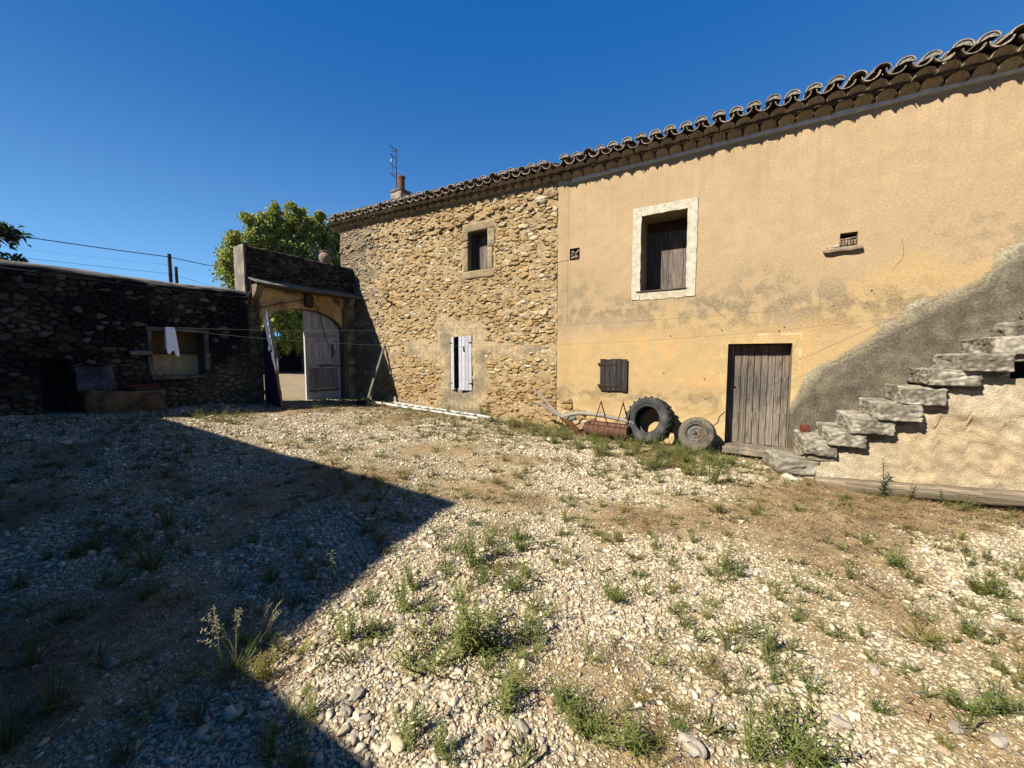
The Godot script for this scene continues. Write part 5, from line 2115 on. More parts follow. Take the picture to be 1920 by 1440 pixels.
func leafy_stem(g: G, at: Vector3, dir: Vector3, h: float, leaves: int, ll: float, lw: float, c: Color, sc: Color) -> void:
	var pts := []
	var d := dir.normalized()
	var p := at
	for i in 5:
		pts.append(p)
		d = (d + Vector3(rnd(-0.09, 0.09), 0.10, rnd(-0.09, 0.09))).normalized()
		p += d * h / 4.0
	g.col = sc
	g.tube(pts, h * 0.014 + 0.0016, 0.0009, 3, false)
	for i in leaves:
		var t := pow((i + 0.6) / leaves, 0.85)
		var k := t * 4.0
		var j := mini(int(k), 3)
		var at2: Vector3 = (pts[j] as Vector3).lerp(pts[j + 1], k - j)
		var a := i * 2.4 + rnd(-0.4, 0.4)
		var out := Vector3(cos(a), rnd(0.5, 1.1), sin(a))
		blade(g, at2, out, ll * (1.15 - 0.65 * t) * rnd(0.8, 1.35), lw * 1.3, rnd(0.4, 1.0), shade(c, rnd(0.75, 1.3)), 2)


func weed_mesh(kind: String, seed_: int) -> ArrayMesh:
	rng.seed = seed_
	var g := G.new()
	var green := Color(0.18, 0.23, 0.058)
	var pale := Color(0.37, 0.38, 0.135)
	var dry := Color(0.33, 0.245, 0.12)
	if kind == "A":   # upright bushy stems with narrow leaves
		for i in 9:
			var a := rnd(0, TAU)
			leafy_stem(g, Vector3(cos(a), 0, sin(a)) * rnd(0.02, 0.14), Vector3(cos(a) * rnd(0.1, 0.5), 1, sin(a) * rnd(0.1, 0.5)), rnd(0.6, 1.0), 24, 0.18, 0.024, green.lerp(pale, rnd(0, 0.8)), Color(0.16, 0.15, 0.06))
		for i in 10:
			blade(g, Vector3(rnd(-0.15, 0.15), 0.01, rnd(-0.15, 0.15)), Vector3(rnd(-1, 1), 0.35, rnd(-1, 1)), rnd(0.2, 0.4), 0.02, 0.4, dry)
	elif kind == "T":
		leafy_stem(g, Vector3.ZERO, Vector3(0.1, 1, 0.05), 1.0, 22, 0.22, 0.035, green.lerp(pale, 0.4), Color(0.15, 0.15, 0.06))
		for i in 9:
			var a := i * 0.7
			blade(g, Vector3(0, 0.01, 0), Vector3(cos(a), 0.35, sin(a)), 0.3, 0.05, 0.5, green)
	elif kind == "C":   # low, wide and loose
		for i in 13:
			var a := rnd(0, TAU)
			leafy_stem(g, Vector3(cos(a), 0, sin(a)) * rnd(0.0, 0.25), Vector3(cos(a) * rnd(0.5, 1.5), 1, sin(a) * rnd(0.5, 1.5)), rnd(0.55, 1.0), 13, 0.17, 0.026, green.lerp(pale, rnd(0.1, 1)), Color(0.19, 0.16, 0.07))
		for i in 16:
			blade(g, Vector3(rnd(-0.35, 0.35), 0.01, rnd(-0.35, 0.35)), Vector3(rnd(-1, 1), 0.25, rnd(-1, 1)), rnd(0.2, 0.5), 0.018, 0.3, dry)
	elif kind == "R":   # broader strap leaves from the root
		for i in 12:
			var a := rnd(0, TAU)
			leafy_stem(g, Vector3(cos(a), 0, sin(a)) * rnd(0.0, 0.2), Vector3(cos(a) * rnd(0.3, 1.2), 1, sin(a) * rnd(0.3, 1.2)), rnd(0.6, 1.0), 12, 0.24, 0.035, green, Color(0.16, 0.16, 0.06))
		for i in 24:
			var a := rnd(0, TAU)
			blade(g, Vector3(cos(a), 0, sin(a)) * rnd(0.0, 0.12), Vector3(cos(a), rnd(0.4, 2.2), sin(a)), rnd(0.35, 0.8), rnd(0.035, 0.06), rnd(0.3, 1.3), green.lerp(pale, rnd(0, 0.7)), 4)
	elif kind == "D":   # dried tuft
		for i in 70:
			var a := rnd(0, TAU)
			blade(g, Vector3(cos(a), 0, sin(a)) * rnd(0.0, 0.4), Vector3(cos(a + rnd(-1, 1)), rnd(0.2, 1.6), sin(a)), rnd(0.4, 0.9), rnd(0.012, 0.026), rnd(0.3, 1.2), Color(0.34, 0.235, 0.115).lerp(Color(0.20, 0.11, 0.055), rnd(0, 1)))
	elif kind == "G":   # dark mixed tuft
		for i in 60:
			var a := rnd(0, TAU)
			blade(g, Vector3(cos(a), 0, sin(a)) * rnd(0.0, 0.22), Vector3(cos(a) * rnd(0.2, 0.9), rnd(0.8, 1.6), sin(a) * rnd(0.2, 0.9)), rnd(0.5, 1.0), rnd(0.014, 0.03), rnd(0.3, 1.0), green.lerp(Color(0.19, 0.13, 0.06), rnd(0, 0.8)))
		for i in 4:
			leafy_stem(g, Vector3(rnd(-0.1, 0.1), 0, rnd(-0.1, 0.1)), Vector3(rnd(-0.5, 0.5), 1, rnd(-0.5, 0.5)), rnd(0.7, 1.1), 14, 0.16, 0.026, green, Color(0.14, 0.12, 0.06))
	elif kind == "P":   # grass with pale nodding heads
		for i in 60:
			var a := rnd(0, TAU)
			blade(g, Vector3(cos(a), 0, sin(a)) * rnd(0.0, 0.16), Vector3(cos(a) * rnd(0.3, 1.0), rnd(0.8, 1.5), sin(a)), rnd(0.3, 0.75), rnd(0.012, 0.024), rnd(0.4, 1.0), green.lerp(pale, rnd(0, 0.6)))
		for i in 7:
			var a := rnd(-1.0, 1.6)
			var pts := []
			var q := Vector3(rnd(-0.1, 0.1), 0, rnd(-0.1, 0.1))
			var d := Vector3(cos(a) * 0.25, 1, sin(a) * 0.25).normalized()
			var high := rnd(0.7, 1.15)
			for k in 7:
				pts.append(q)
				q += d * high / 6.0
				d = (d + Vector3(cos(a) * 0.05 * k, -0.035 * k, sin(a) * 0.05 * k)).normalized()
			g.col = Color(0.40, 0.36, 0.21)
			g.tube(pts, 0.007, 0.004, 3, false)
			for k in 26:
				var t := 4.0 + 2.0 * k / 26.0
				var j := mini(int(t), 5)
				var at: Vector3 = (pts[j] as Vector3).lerp(pts[j + 1], t - j)
				blade(g, at, Vector3(rnd(-1, 1), rnd(-0.2, 1.2), rnd(-1, 1)), 0.05, 0.018, 0.5, Color(0.52, 0.46, 0.29), 2)
	elif kind == "L":   # spruce like seedling
		leafy_stem(g, Vector3.ZERO, Vector3(0.02, 1, 0.02), 1.0, 60, 0.20, 0.028, Color(0.055, 0.115, 0.05), Color(0.10, 0.11, 0.05))
	return g.mesh(M.leaf)


const WEEDS_SUN := "A,-1.77,6.55,0.20;T,-2.26,6.30,0.21;A,-1.67,6.46,0.13;A,-1.60,5.64,0.31;A,-1.56,5.04,0.19;C,-2.18,5.38,0.14;A,-1.66,6.24,0.22;A,-1.78,6.04,0.21;A,-1.14,6.22,0.34;A,-1.18,6.27,0.28;C,-1.27,6.42,0.24;C,-1.20,5.50,0.15;C,-1.13,5.20,0.16;A,-0.85,6.46,0.20;R,-0.62,6.28,0.14;R,-0.53,6.32,0.14;A,-1.06,6.78,0.16;A,-0.92,6.75,0.14;C,-1.44,6.29,0.15;C,-0.99,5.81,0.16;A,-0.64,5.35,0.14;C,-0.52,5.15,0.13;R,-1.07,4.51,0.10;A,-0.60,4.45,0.13;A,-0.31,4.21,0.14;A,-0.08,4.55,0.24;C,-0.42,4.69,0.11;C,-0.32,5.22,0.15;A,0.17,5.23,0.18;C,-0.00,5.32,0.14;C,0.27,4.67,0.13;C,0.41,4.44,0.13;C,0.65,4.32,0.09;A,0.77,4.05,0.15;R,1.13,3.56,0.20;R,1.59,3.60,0.20;R,1.66,3.63,0.18;A,1.25,4.37,0.17;C,1.62,3.87,0.09;C,0.69,5.01,0.10;A,0.68,4.82,0.10;R,0.35,5.44,0.11;R,0.62,5.39,0.09;R,0.84,4.98,0.07;R,0.99,5.18,0.17;R,1.12,5.06,0.16;D,-0.15,5.99,0.12;A,-0.32,6.27,0.17;R,-0.19,6.07,0.09;A,0.09,6.02,0.21;R,0.26,5.89,0.24;A,0.31,5.92,0.15;C,0.49,4.89,0.10;C,0.34,4.86,0.10;C,-0.12,4.67,0.16;A,0.03,4.56,0.14;C,-4.98,4.61,0.15;C,-4.78,4.34,0.12;C,-4.22,4.46,0.13;C,-4.27,4.15,0.13;A,-3.27,4.32,0.11;A,-2.55,4.55,0.12;A,-2.06,5.10,0.11;A,-1.67,2.94,0.11;A,-1.23,3.85,0.13;A,-0.84,2.68,0.16;A,-0.31,2.25,0.42;A,-1.11,1.81,0.32;C,-1.30,4.69,0.11;C,-2.11,4.27,0.10;C,-1.69,4.46,0.11;A,-0.48,1.88,0.30;A,-0.68,1.38,0.30;A,-1.51,1.27,0.36;A,-1.07,1.33,0.38;A,-0.88,0.72,0.27;A,-1.15,2.13,0.23;C,-8.80,4.63,0.20;C,-8.34,4.58,0.30;C,-7.94,4.42,0.21;C,-7.19,4.37,0.20;C,-8.35,3.96,0.19;A,-9.15,4.32,0.21;R,0.58,2.65,0.13;C,0.14,3.08,0.15;A,2.15,1.02,0.25;C,2.22,1.27,0.21;A,-5.10,1.65,0.22;A,-4.47,1.93,0.23;A,-5.32,1.89,0.24;C,-5.81,2.00,0.18;A,-3.50,1.15,0.23;A,-2.87,1.50,0.23;A,-2.38,1.58,0.24;A,-1.99,1.47,0.27;A,-3.95,1.60,0.21;C,-4.65,1.15,0.18;D,-0.33,1.09,0.20;D,-0.21,0.16,0.17;D,0.38,0.86,0.16;D,1.46,2.39,0.13;D,1.76,2.65,0.15;D,2.29,1.86,0.14;C,-0.01,2.74,0.11;C,-0.45,2.87,0.13;C,-0.88,6.31,0.15;D,-0.52,5.91,0.14;C,-0.62,5.94,0.11;C,-0.34,5.74,0.11;C,-0.91,6.10,0.14;C,-1.97,6.22,0.10;R,-1.91,6.31,0.11;C,-1.47,5.98,0.13;C,-1.60,5.37,0.17;C,-0.23,5.32,0.10;C,-0.13,5.07,0.10"
const WEEDS_SHADE := "G,-3.95,6.62,0.22;G,-3.31,6.90,0.23;C,-3.26,6.48,0.12;A,-2.69,6.28,0.12;G,-2.60,6.51,0.16;C,-2.38,6.90,0.12;C,-3.21,7.12,0.13;C,-7.95,5.27,0.14;A,-5.27,6.23,0.15;A,-5.85,5.95,0.14;A,-6.60,5.59,0.13;C,-8.14,5.73,0.12;C,-5.86,6.54,0.12;G,-2.73,7.49,0.17;G,-2.99,7.34,0.14;G,-1.88,7.18,0.13;C,-2.13,7.10,0.10;C,-5.07,6.16,0.14;C,-6.13,6.07,0.13;A,-5.25,5.52,0.14;A,-6.10,4.79,0.14;G,-3.63,7.40,0.13;C,-3.95,7.10,0.11;C,-5.02,7.05,0.11;C,-3.86,6.05,0.13;C,-3.50,5.91,0.10;C,-4.31,6.73,0.11;C,-5.07,7.24,0.11;C,-4.48,6.06,0.12;C,-3.22,5.68,0.11;C,-3.36,5.08,0.11;A,-3.89,5.09,0.12;C,-3.55,5.62,0.14;C,-4.93,6.82,0.11;C,-3.21,6.32,0.12;C,-2.61,5.40,0.12;C,-2.86,5.60,0.11;G,-3.91,7.25,0.12;C,-4.11,6.93,0.10;C,-6.00,7.03,0.08;C,-6.63,6.59,0.09;C,-6.42,5.14,0.11;A,-4.96,5.24,0.12;A,-4.45,5.06,0.10;G,-2.38,7.48,0.18;G,-1.91,7.39,0.12;G,-2.31,7.60,0.18;A,-1.47,7.11,0.14;P,-2.01,6.99,0.28;P,-2.11,6.82,0.19;P,-1.51,7.00,0.17;A,-1.51,6.93,0.11"
const KIND_WORDS := {"A": "upright bushy green weed", "T": "single thin tall weed", "C": "low loose spreading weed", "R": "broad leaved strap weed", "D": "dried brown tuft", "G": "dark mixed tuft", "P": "grass clump with pale nodding heads"}


func plant(kind: String, x: float, z: float, h: float, label: String, group := "", called := "weed") -> void:
	var v := rng.randi() % 3
	var key := "weed%s%d" % [kind, v]
	if not M.has(key):
		var keep := rng.state
		M[key] = weed_mesh(kind, 700 + v * 17 + kind.unicode_at(0))
		rng.state = keep
	var o := part(self, called, M[key])
	var wide: float = {"A": 1.0, "T": 1.0, "C": 1.1, "R": 1.0, "D": 0.9, "G": 1.0, "P": 1.0}.get(kind, 1.0)
	o.transform = Transform3D(Basis(Vector3.UP, rnd(0, TAU)).scaled_local(Vector3(h * wide, h, h * wide)), Vector3(x, ground_h(x, z) - 0.008, z))
	tag(o, label, "plant" if called == "seedling" else "weed", group)


func whereabouts(x: float, z: float, in_shade: bool) -> String:
	if in_shade:
		if x < -6.0:
			return "in the shade near the dark wall"
		if z > 6.3:
			return "in the shade at the lower left of the picture"
		if x < -3.4:
			return "in the shaded middle of the yard"
		return "inside the shadow's right edge"
	if z < 2.2:
		for q in [[-6.3, "beside the white ladder"], [-5.2, "below the shuttered window"], [-3.9, "before the stone wall left of the plough"], [-2.75, "in front of the plough handles"], [-1.95, "in front of the rusty trough"], [-1.05, "in front of the tractor tyre"], [-0.35, "in front of the car wheel"], [0.45, "before the plank door"], [9.0, "before the stone steps"]]:
			if x < q[0]:
				return q[1]
	if x < -6.0:
		return "on sunny gravel near the gateway"
	if x < -3.0:
		return "in the sun between the shadow and the ladder"
	if z > 5.9:
		return "in the sunny foreground left of centre" if x < -1.25 else "in the sunny foreground at the centre" if x < -0.7 else "at the bottom of the picture, right of centre"
	if z > 4.4:
		return "beside the long shadow's edge" if x < -1.1 else "in mid yard on sunny pebbles" if x < -0.1 else "on sunny pebbles at the lower right"
	return "in mid yard before the tyres" if x < 0.3 else "in mid yard before the steps"


func build_weeds() -> void:
	rng.seed = 9001
	for row in [[WEEDS_SUN, "on the sunlit pebbles of the open yard", "in the sunny yard"], [WEEDS_SHADE, "in the shaded left half of the yard", "in the shaded yard"]]:
		for item in row[0].split(";"):
			var f: PackedStringArray = item.split(",")
			var k := f[0]
			var x := float(f[1])
			var z := float(f[2])
			var where := whereabouts(x, z, row[0] == WEEDS_SHADE)
			plant(k, x, z, float(f[3]) * 1.18, KIND_WORDS[k] + " " + where, KIND_WORDS[k] + "s " + where)
	# the dense strip in front of plough, trough and tyres
	for i in 100:
		var t := rng.randf()
		var x := lerpf(-8.2, -0.1, pow(t, 0.62))
		var front := lerpf(0.55, 1.75, smoothstep(-5.5, -1.2, x))
		var z := rnd(0.28, 1.0) * front + (0.35 if x > -2.9 and x < -0.2 else 0.1)
		if x < -4.6 and z < 0.66 and rng.randf() < 0.6:
			continue
		var k: String = ["C", "A", "C", "C", "A", "D"][rng.randi() % 6]
		plant(k, x, z, rnd(0.17, 0.34), KIND_WORDS[k] + " " + whereabouts(x, z, false), KIND_WORDS[k] + "s " + whereabouts(x, z, false))
	for i in 34:   # more of them where the yard is greenest
		var x := rnd(-1.9, 0.3)
		var z := rnd(4.9, 6.6)
		var k: String = ["C", "A", "C", "R", "T"][rng.randi() % 5]
		plant(k, x, z, rnd(0.10, 0.22), KIND_WORDS[k] + " " + whereabouts(x, z, false), KIND_WORDS[k] + "s " + whereabouts(x, z, false))
	plant("L", 1.62, 1.12, 0.52, "single spruce like seedling growing before the timber beam", "", "seedling")
	plant("T", 1.86, 1.12, 0.30, "thin dried stalk beside the seedling at the beam", "", "weed")
	plant("D", 0.98, 1.02, 0.30, "dry curled tuft under the lowest steps", "", "weed")
	plant("C", 2.28, 1.16, 0.26, "left one of two green weeds growing against the beam", "", "weed")
	plant("C", 2.42, 1.24, 0.18, "right one of two green weeds growing against the beam", "", "weed")
	plant("A", -5.42, 0.12, 0.42, "dark green weed against the wall below the shuttered window", "", "weed")
	plant("A", -1.93, 0.76, 0.26, "green weed in front of the tractor tyre's left side", "", "weed")
	# straw, dry stalks and tiny sprouts: nobody could count them
	var litter := G.new()
	rng.seed = 41
	for i in 22:
		var a := rnd(0, TAU)
		blade(litter, Vector3(rnd(-0.12, 0.12), rnd(0.004, 0.03), rnd(-0.12, 0.12)), Vector3(cos(a), rnd(-0.1, 0.45), sin(a)), rnd(0.05, 0.14), rnd(0.003, 0.007), rnd(0.2, 0.9), Color(0.40, 0.30, 0.175).lerp(Color(0.25, 0.165, 0.09), rnd(0, 1)), 2)
	var lm := litter.mesh(M.straw)
	var sprout := G.new()
	for i in 12:
		var a := rnd(0, TAU)
		blade(sprout, Vector3(rnd(-0.02, 0.02), 0, rnd(-0.02, 0.02)), Vector3(cos(a) * 0.7, rnd(0.5, 1.4), sin(a) * 0.7), rnd(0.03, 0.075), rnd(0.005, 0.010), 0.6, Color(0.13, 0.165, 0.055).lerp(Color(0.24, 0.22, 0.1), rnd(0, 1)), 2)
	var sm := sprout.mesh(M.leaf)
	var lw := []
	var lt := []
	var sw := []
	var stt := []
	for i in 26000:
		var x := rnd(-10, 3.4)
		var z := rnd(0.1, 7.6)
		var bare := 1.0 - gravel(x, z)
		var n := nz(x * 0.9 + 9.0, 2.0, z * 0.9)
		var near_wall := exp(-z * z / 1.6)
		var dryness := bare * 0.55 + near_wall * 0.5 + maxf(0.0, n) * 0.6 - 0.48
		if x > 0.2 and z < 3.2:
			dryness += 0.40 * exp(-(z - 1.6) * (z - 1.6) / 1.2)
		if rng.randf() < dryness * 0.8:
			var s := rnd(0.6, 1.3)
			lw.append(Transform3D(Basis(Vector3.UP, rnd(0, TAU)).scaled_local(Vector3(s, s * rnd(0.6, 1.5), s)), Vector3(x, ground_h(x, z) + 0.003, z)))
			lt.append(shade(Color(1, 1, 1).lerp(Color(1.05, 0.9, 0.8), rng.randf()), rnd(0.7, 1.4)))
		elif rng.randf() < 0.06 + 0.25 * maxf(0.0, n) + 0.42 * near_wall:
			var s := rnd(0.6, 1.9)
			sw.append(Transform3D(Basis(Vector3.UP, rnd(0, TAU)).scaled_local(Vector3(s, s, s)), Vector3(x, ground_h(x, z), z)))
			stt.append(shade(Color(1, 1, 1), rnd(0.7, 1.3)))
	# small seedlings of the same weeds, hundreds of them
	var keys := []
	for k in M.keys():
		if str(k).begins_with("weedA") or str(k).begins_with("weedC") or str(k).begins_with("weedD"):
			keys.append(k)
	keys.sort()
	var small := {}
	for k in keys:
		small[k] = [[], []]
	for i in 9500:
		var x := rnd(-9.8, 3.3)
		var z := rnd(0.15, 7.3)
		var n := nz(x * 0.8 + 30.0, 4.0, z * 0.8) + 0.6 * nz(x * 2.1, 8.0, z * 2.1)
		var want := 0.02 + 0.55 * maxf(0.0, n) + 0.35 * exp(-z * z / 2.0)
		if rng.randf() > want:
			continue
		var k: String = keys[rng.randi() % keys.size()]
		var s := rnd(0.05, 0.15)
		small[k][0].append(Transform3D(Basis(Vector3.UP, rnd(0, TAU)).scaled_local(Vector3(s * 1.2, s, s * 1.2)), Vector3(x, ground_h(x, z) - 0.003, z)))
		small[k][1].append(shade(Color(1, 1, 1).lerp(Color(1.25, 1.0, 0.75), rng.randf()), rnd(0.75, 1.2)))
	for k in keys:
		tag(scatter(self, "weed_seedlings", M[k], small[k][0], small[k][1]), "small weed seedlings spread thinly through the gravel", "weeds")
	var o := scatter(self, "straw_litter", lm, lw, lt)
	tag(o, "dry straw and dead stalks strewn over the yard", "straw")
	o = scatter(self, "sprouts", sm, sw, stt)
	tag(o, "tiny green sprouts scattered among the pebbles", "sprouts")


func build_big_pebbles() -> void:
	rng.seed = 515
	var list := [[-0.13, 6.12, 0.085, "largest pale rounded stone near the bottom edge of the picture"], [-1.42, 6.76, 0.06, ""], [-1.40, 6.83, 0.05, ""], [-1.30, 6.80, 0.04, ""], [-1.27, 6.88, 0.045, ""], [-1.21, 6.55, 0.04, ""], [-1.15, 6.60, 0.035, ""], [-0.74, 6.47, 0.05, ""], [0.44, 5.58, 0.06, ""], [0.66, 5.11, 0.05, ""], [0.89, 5.33, 0.06, ""], [-0.48, 5.47, 0.05, ""], [-2.01, 7.22, 0.06, ""], [-2.48, 7.29, 0.06, ""], [-2.43, 7.51, 0.05, ""], [1.03, 5.31, 0.06, ""], [0.62, 1.12, 0.17, "pale boulder beside the lowest step"]]
	var kinds := [pebble_mesh(71, 16, 10), pebble_mesh(72, 16, 10), pebble_mesh(73, 16, 10)]
	for q in list:
		var s: float = q[2] * 1.1
		var o := part(self, "stone", kinds[rng.randi() % 3])
		var m: StandardMaterial3D = M.step.duplicate()
		m.vertex_color_use_as_albedo = false
		m.albedo_color = shade(Color(0.60, 0.53, 0.42), TONE * rnd(1.1, 1.5)).linear_to_srgb()
		m.heightmap_scale = 0.25
		o.material_override = m
		o.transform = Transform3D(Basis(Vector3.UP, rnd(0, TAU)).scaled_local(Vector3(s * 1.25, s * rnd(0.8, 1.1), s)), Vector3(q[0], ground_h(q[0], q[1]) + s * 0.12, q[1]))
		if q[3] != "":
			tag(o, q[3], "stone")
		else:
			tag(o, "fist sized pebble lying loose on the gravel", "stone", "fist sized pebbles on the gravel")


# ---------- beyond the walls ----------
func leaf_card(size: float, lobes: bool, seed_: int) -> ArrayMesh:
	rng.seed = seed_
	var g := G.new()
	for k in 5:
		g.col = shade(Color(1, 1, 1), rnd(0.75, 1.25))
		var b := Basis.from_euler(Vector3(rnd(-1.1, 1.1), rnd(0, TAU), rnd(-1.1, 1.1)))
		var o := Vector3(rnd(-1, 1), rnd(-1, 1), rnd(-1, 1)) * size * 0.9
		var l := size
		var w := size * (0.42 if lobes else 0.2)
		var a := g.p(o)
		var m := g.p(o + b * Vector3(0, 0.12 * l, l * 0.5))
		var t := g.p(o + b * Vector3(0, -0.05 * l, l))
		var e := g.p(o + b * Vector3(w, 0.16 * l, l * 0.45))
		var f := g.p(o + b * Vector3(-w, 0.16 * l, l * 0.45))
		g.tri(a, m, e)
		g.tri(m, t, e)
		g.tri(a, f, m)
		g.tri(m, f, t)
	return g.mesh(M.leaf, false)


func crown(parent: Node3D, clumps: Array, m: Mesh, per: float, base: Color, light: Color, seed_: int) -> void:
	rng.seed = seed_
	var w := []
	var t := []
	for c in clumps:
		var r: float = c[3]
		for i in int(per * r * r):
			var d := Vector3(rng.randfn(), rng.randfn(), rng.randfn()).normalized()
			var k := pow(rng.randf(), 0.45)
			var lump := 0.72 + 0.45 * nz(d.x * 2.6 + c[0], d.y * 2.6 + c[1] * 3.0, d.z * 2.6 + c[2]) + 0.25 * nz(d.x * 6.0 + c[0], d.y * 6.0, d.z * 6.0)
			var p := Vector3(c[0], c[1], c[2]) + d * r * k * lump * 1.05
			if nz(p.x * 2.2, p.y * 2.2, p.z * 2.2) < -0.14:
				continue
			var s := rnd(0.7, 1.25)
			w.append(Transform3D(Basis.from_euler(Vector3(rnd(-0.6, 0.6), rnd(0, TAU), rnd(-0.6, 0.6))).scaled_local(Vector3(s, s, s)), p))
			t.append(shade(base.lerp(light, rng.randf()), rnd(0.75, 1.25)))
	scatter(parent, "foliage", m, w, t)


func build_beyond() -> void:
	# plane tree behind the gateway
	var t := thing("plane_tree", "tall bushy light green tree rising behind the gateway", "tree", Vector3(-20.3, 0.6, -3.4))
	var g := G.new()
	g.col = Color(0.22, 0.19, 0.14)
	g.tube([Vector3(0, -0.2, -3.6), Vector3(0.1, 1.6, -3.5), Vector3(0, 3.2, -3.2)], 0.34, 0.24, 10)
	part(t, "trunk", g.mesh(M.stone))
	var ends := [Vector3(0.9, 6.2, 2.3), Vector3(0.5, 6.9, 1.0), Vector3(0.4, 7.3, -0.4), Vector3(0.3, 7.2, -1.6), Vector3(0.4, 7.3, -2.7), Vector3(0.8, 4.8, 3.4), Vector3(0.3, 5.6, -3.6)]
	for q in ends:
		var e := Vector3(q.x, q.y * 0.94, q.z * 0.78 - 0.3)
		g = G.new()
		g.col = Color(0.20, 0.175, 0.13)
		g.tube(smooth_path([Vector3(0, 2.9, -3.25), Vector3(e.x * 0.3, 4.4, lerpf(-3.2, e.z, 0.35)), Vector3(e.x * 0.8, e.y * 0.8, lerpf(-3.2, e.z, 0.75)), e], 4), 0.15, 0.03, 6)
		part(t, "limb", g.mesh(M.stone))
	var cl := [[0.75, 7.15, 2.15, 0.42], [0.6, 7.75, 1.35, 0.38], [0.5, 8.1, 0.15, 0.4], [0.5, 8.0, -0.75, 0.36], [0.4, 8.2, -1.5, 0.36], [0.4, 8.0, -2.6, 0.4], [1.0, 6.9, 2.75, 0.35], [0.9, 5.9, 3.55, 0.4], [1.0, 5.2, 4.0, 0.38], [0.8, 4.7, 3.55, 0.75], [0.5, 5.6, 3.1, 0.85], [1.0, 6.35, 2.5, 0.75], [0.6, 6.9, 1.9, 0.7], [0.5, 7.35, 1.15, 0.62], [0.2, 6.8, 0.6, 1.0], [0.4, 7.7, 0.0, 0.7], [0.3, 7.4, -0.9, 0.95], [0.3, 7.85, -1.6, 0.6], [0.4, 7.35, -2.3, 0.95], [0.4, 7.6, -3.1, 0.75], [0.5, 7.1, -3.9, 1.0], [0.4, 5.6, 1.7, 1.4], [0.2, 5.8, -0.4, 1.7], [0.2, 5.6, -2.6, 1.7], [0.4, 5.6, -4.2, 1.4], [0.3, 4.1, 2.2, 1.2], [0.9, 3.6, 3.4, 0.7]]
	rng.seed = 66
	for i in 26:   # young shoots that stick out of the crown
		var c: Array = cl[rng.randi() % 18]
		cl.append([c[0] + rnd(-0.2, 0.4), c[1] + c[3] * rnd(0.7, 1.05), c[2] + rnd(-0.6, 0.6) * c[3], rnd(0.16, 0.3)])
	for c in cl:
		c[2] = c[2] * 0.84 - 0.3
	crown(t, cl, leaf_card(0.115, true, 3), 1500, Color(0.22, 0.29, 0.08), Color(0.60, 0.59, 0.22), 61)
	# leafy hedge over the far wall, seen through the arch
	t = thing("hedge", "leafy hedge hanging over the far wall, seen through the arch", "hedge", Vector3(-22.6, 0.7, -4.6))
	g = G.new()
	g.col = Color(0.16, 0.13, 0.09)
	for i in 6:
		g.tube([Vector3(0, 0, -2.0 + i * 0.8), Vector3(0.1, 1.6, -2.1 + i * 0.9), Vector3(0.4, 2.4, -2.2 + i * 0.95)], 0.06, 0.03, 5)
	part(t, "stems", g.mesh(M.stone), "", "stuff")
	crown(t, [[0.5, 2.1, 2.6, 0.75], [0.8, 2.5, 1.7, 0.9], [0.6, 3.0, 0.7, 1.0], [0.8, 2.4, 0.1, 0.75], [0.5, 2.9, -0.8, 1.0], [0.6, 2.6, -1.9, 1.0], [0.3, 3.6, 1.6, 1.1], [0.2, 3.8, -0.3, 1.2], [1.0, 1.7, 1.5, 0.45], [0.4, 1.5, -0.4, 0.6], [0.4, 1.5, 0.5, 0.6], [0.4, 1.6, -1.4, 0.7]], leaf_card(0.13, true, 5), 1500, Color(0.30, 0.44, 0.11), Color(0.75, 0.80, 0.27), 62)
	# far wall and black gate
	rng.seed = 71
	g = G.new()
	g.col = Color(0.17, 0.15, 0.12)
	g.box(Vector3(0, 0.85, 1.35), Vector3(0.4, 1.75, 2.5), Basis(), 0.04)
	var fw := thing("far_wall", "pale stone wall stub seen through the arch beside the black gate", "wall", Vector3(-22.0, 0.72, -3.75))
	part(fw, "wall", g.mesh(M.mortar))
	g = G.new()
	var cells := rubble(Rect2(-2.6, 0.0, 2.5, 1.7), [], [[0.10, 0.14, 25], [0.06, 0.08, 80]], 1.5, 0.012)
	g.xf = Transform3D(Basis(Vector3.UP, PI / 2), Vector3(0.19, 0, 0))
	for c in cells:
		add_stone(g, c.poly, 0.0, rnd(0.02, 0.05), shade(Color(0.34, 0.31, 0.26), rnd(0.6, 1.3)))
	part(fw, "stones", g.mesh(M.stone), "", "stuff")
	var bg := thing("black_gate", "closed black sheet gate in the far wall, seen through the arch", "gate", Vector3(-22.0, 0.70, -5.15))
	for s in 2:
		g = G.new()
		g.col = Color(0.012, 0.013, 0.016)
		g.box(Vector3(0, 0.9, 0.66 - s * 1.32), Vector3(0.05, 1.75, 1.30), Basis(), 0.01)
		part(bg, "gate_leaf", g.mesh(M.plain))
	g = G.new()
	g.col = Color(0.22, 0.22, 0.23)
	g.box(Vector3(0.04, 0.9, 1.36), Vector3(0.06, 1.8, 0.05), Basis(), 0.01)
	part(bg, "post", g.mesh(M.plain))
	g = G.new()
	g.col = Color(0.3, 0.3, 0.3)
	g.box(Vector3(0.045, 0.98, 0.2), Vector3(0.03, 0.03, 0.5), Basis(), 0.006)
	part(bg, "bolt", g.mesh(M.plain))
	# dark branches over the left wall
	t = thing("fig_tree", "dark leafy branches reaching over the left end of the wall", "tree", Vector3(-12.4, 0.7, 8.6))
	g = G.new()
	g.col = Color(0.16, 0.14, 0.11)
	g.tube(smooth_path([Vector3(0, -0.2, 0), Vector3(0.05, 1.4, -0.1), Vector3(0.2, 2.3, -0.5), Vector3(0.6, 2.9, -1.4), Vector3(0.9, 3.05, -2.0)], 4), 0.14, 0.02, 8)
	g.tube(smooth_path([Vector3(0.1, 1.8, -0.2), Vector3(0.5, 2.5, -1.1), Vector3(0.9, 2.68, -2.0)], 4), 0.07, 0.015, 6)
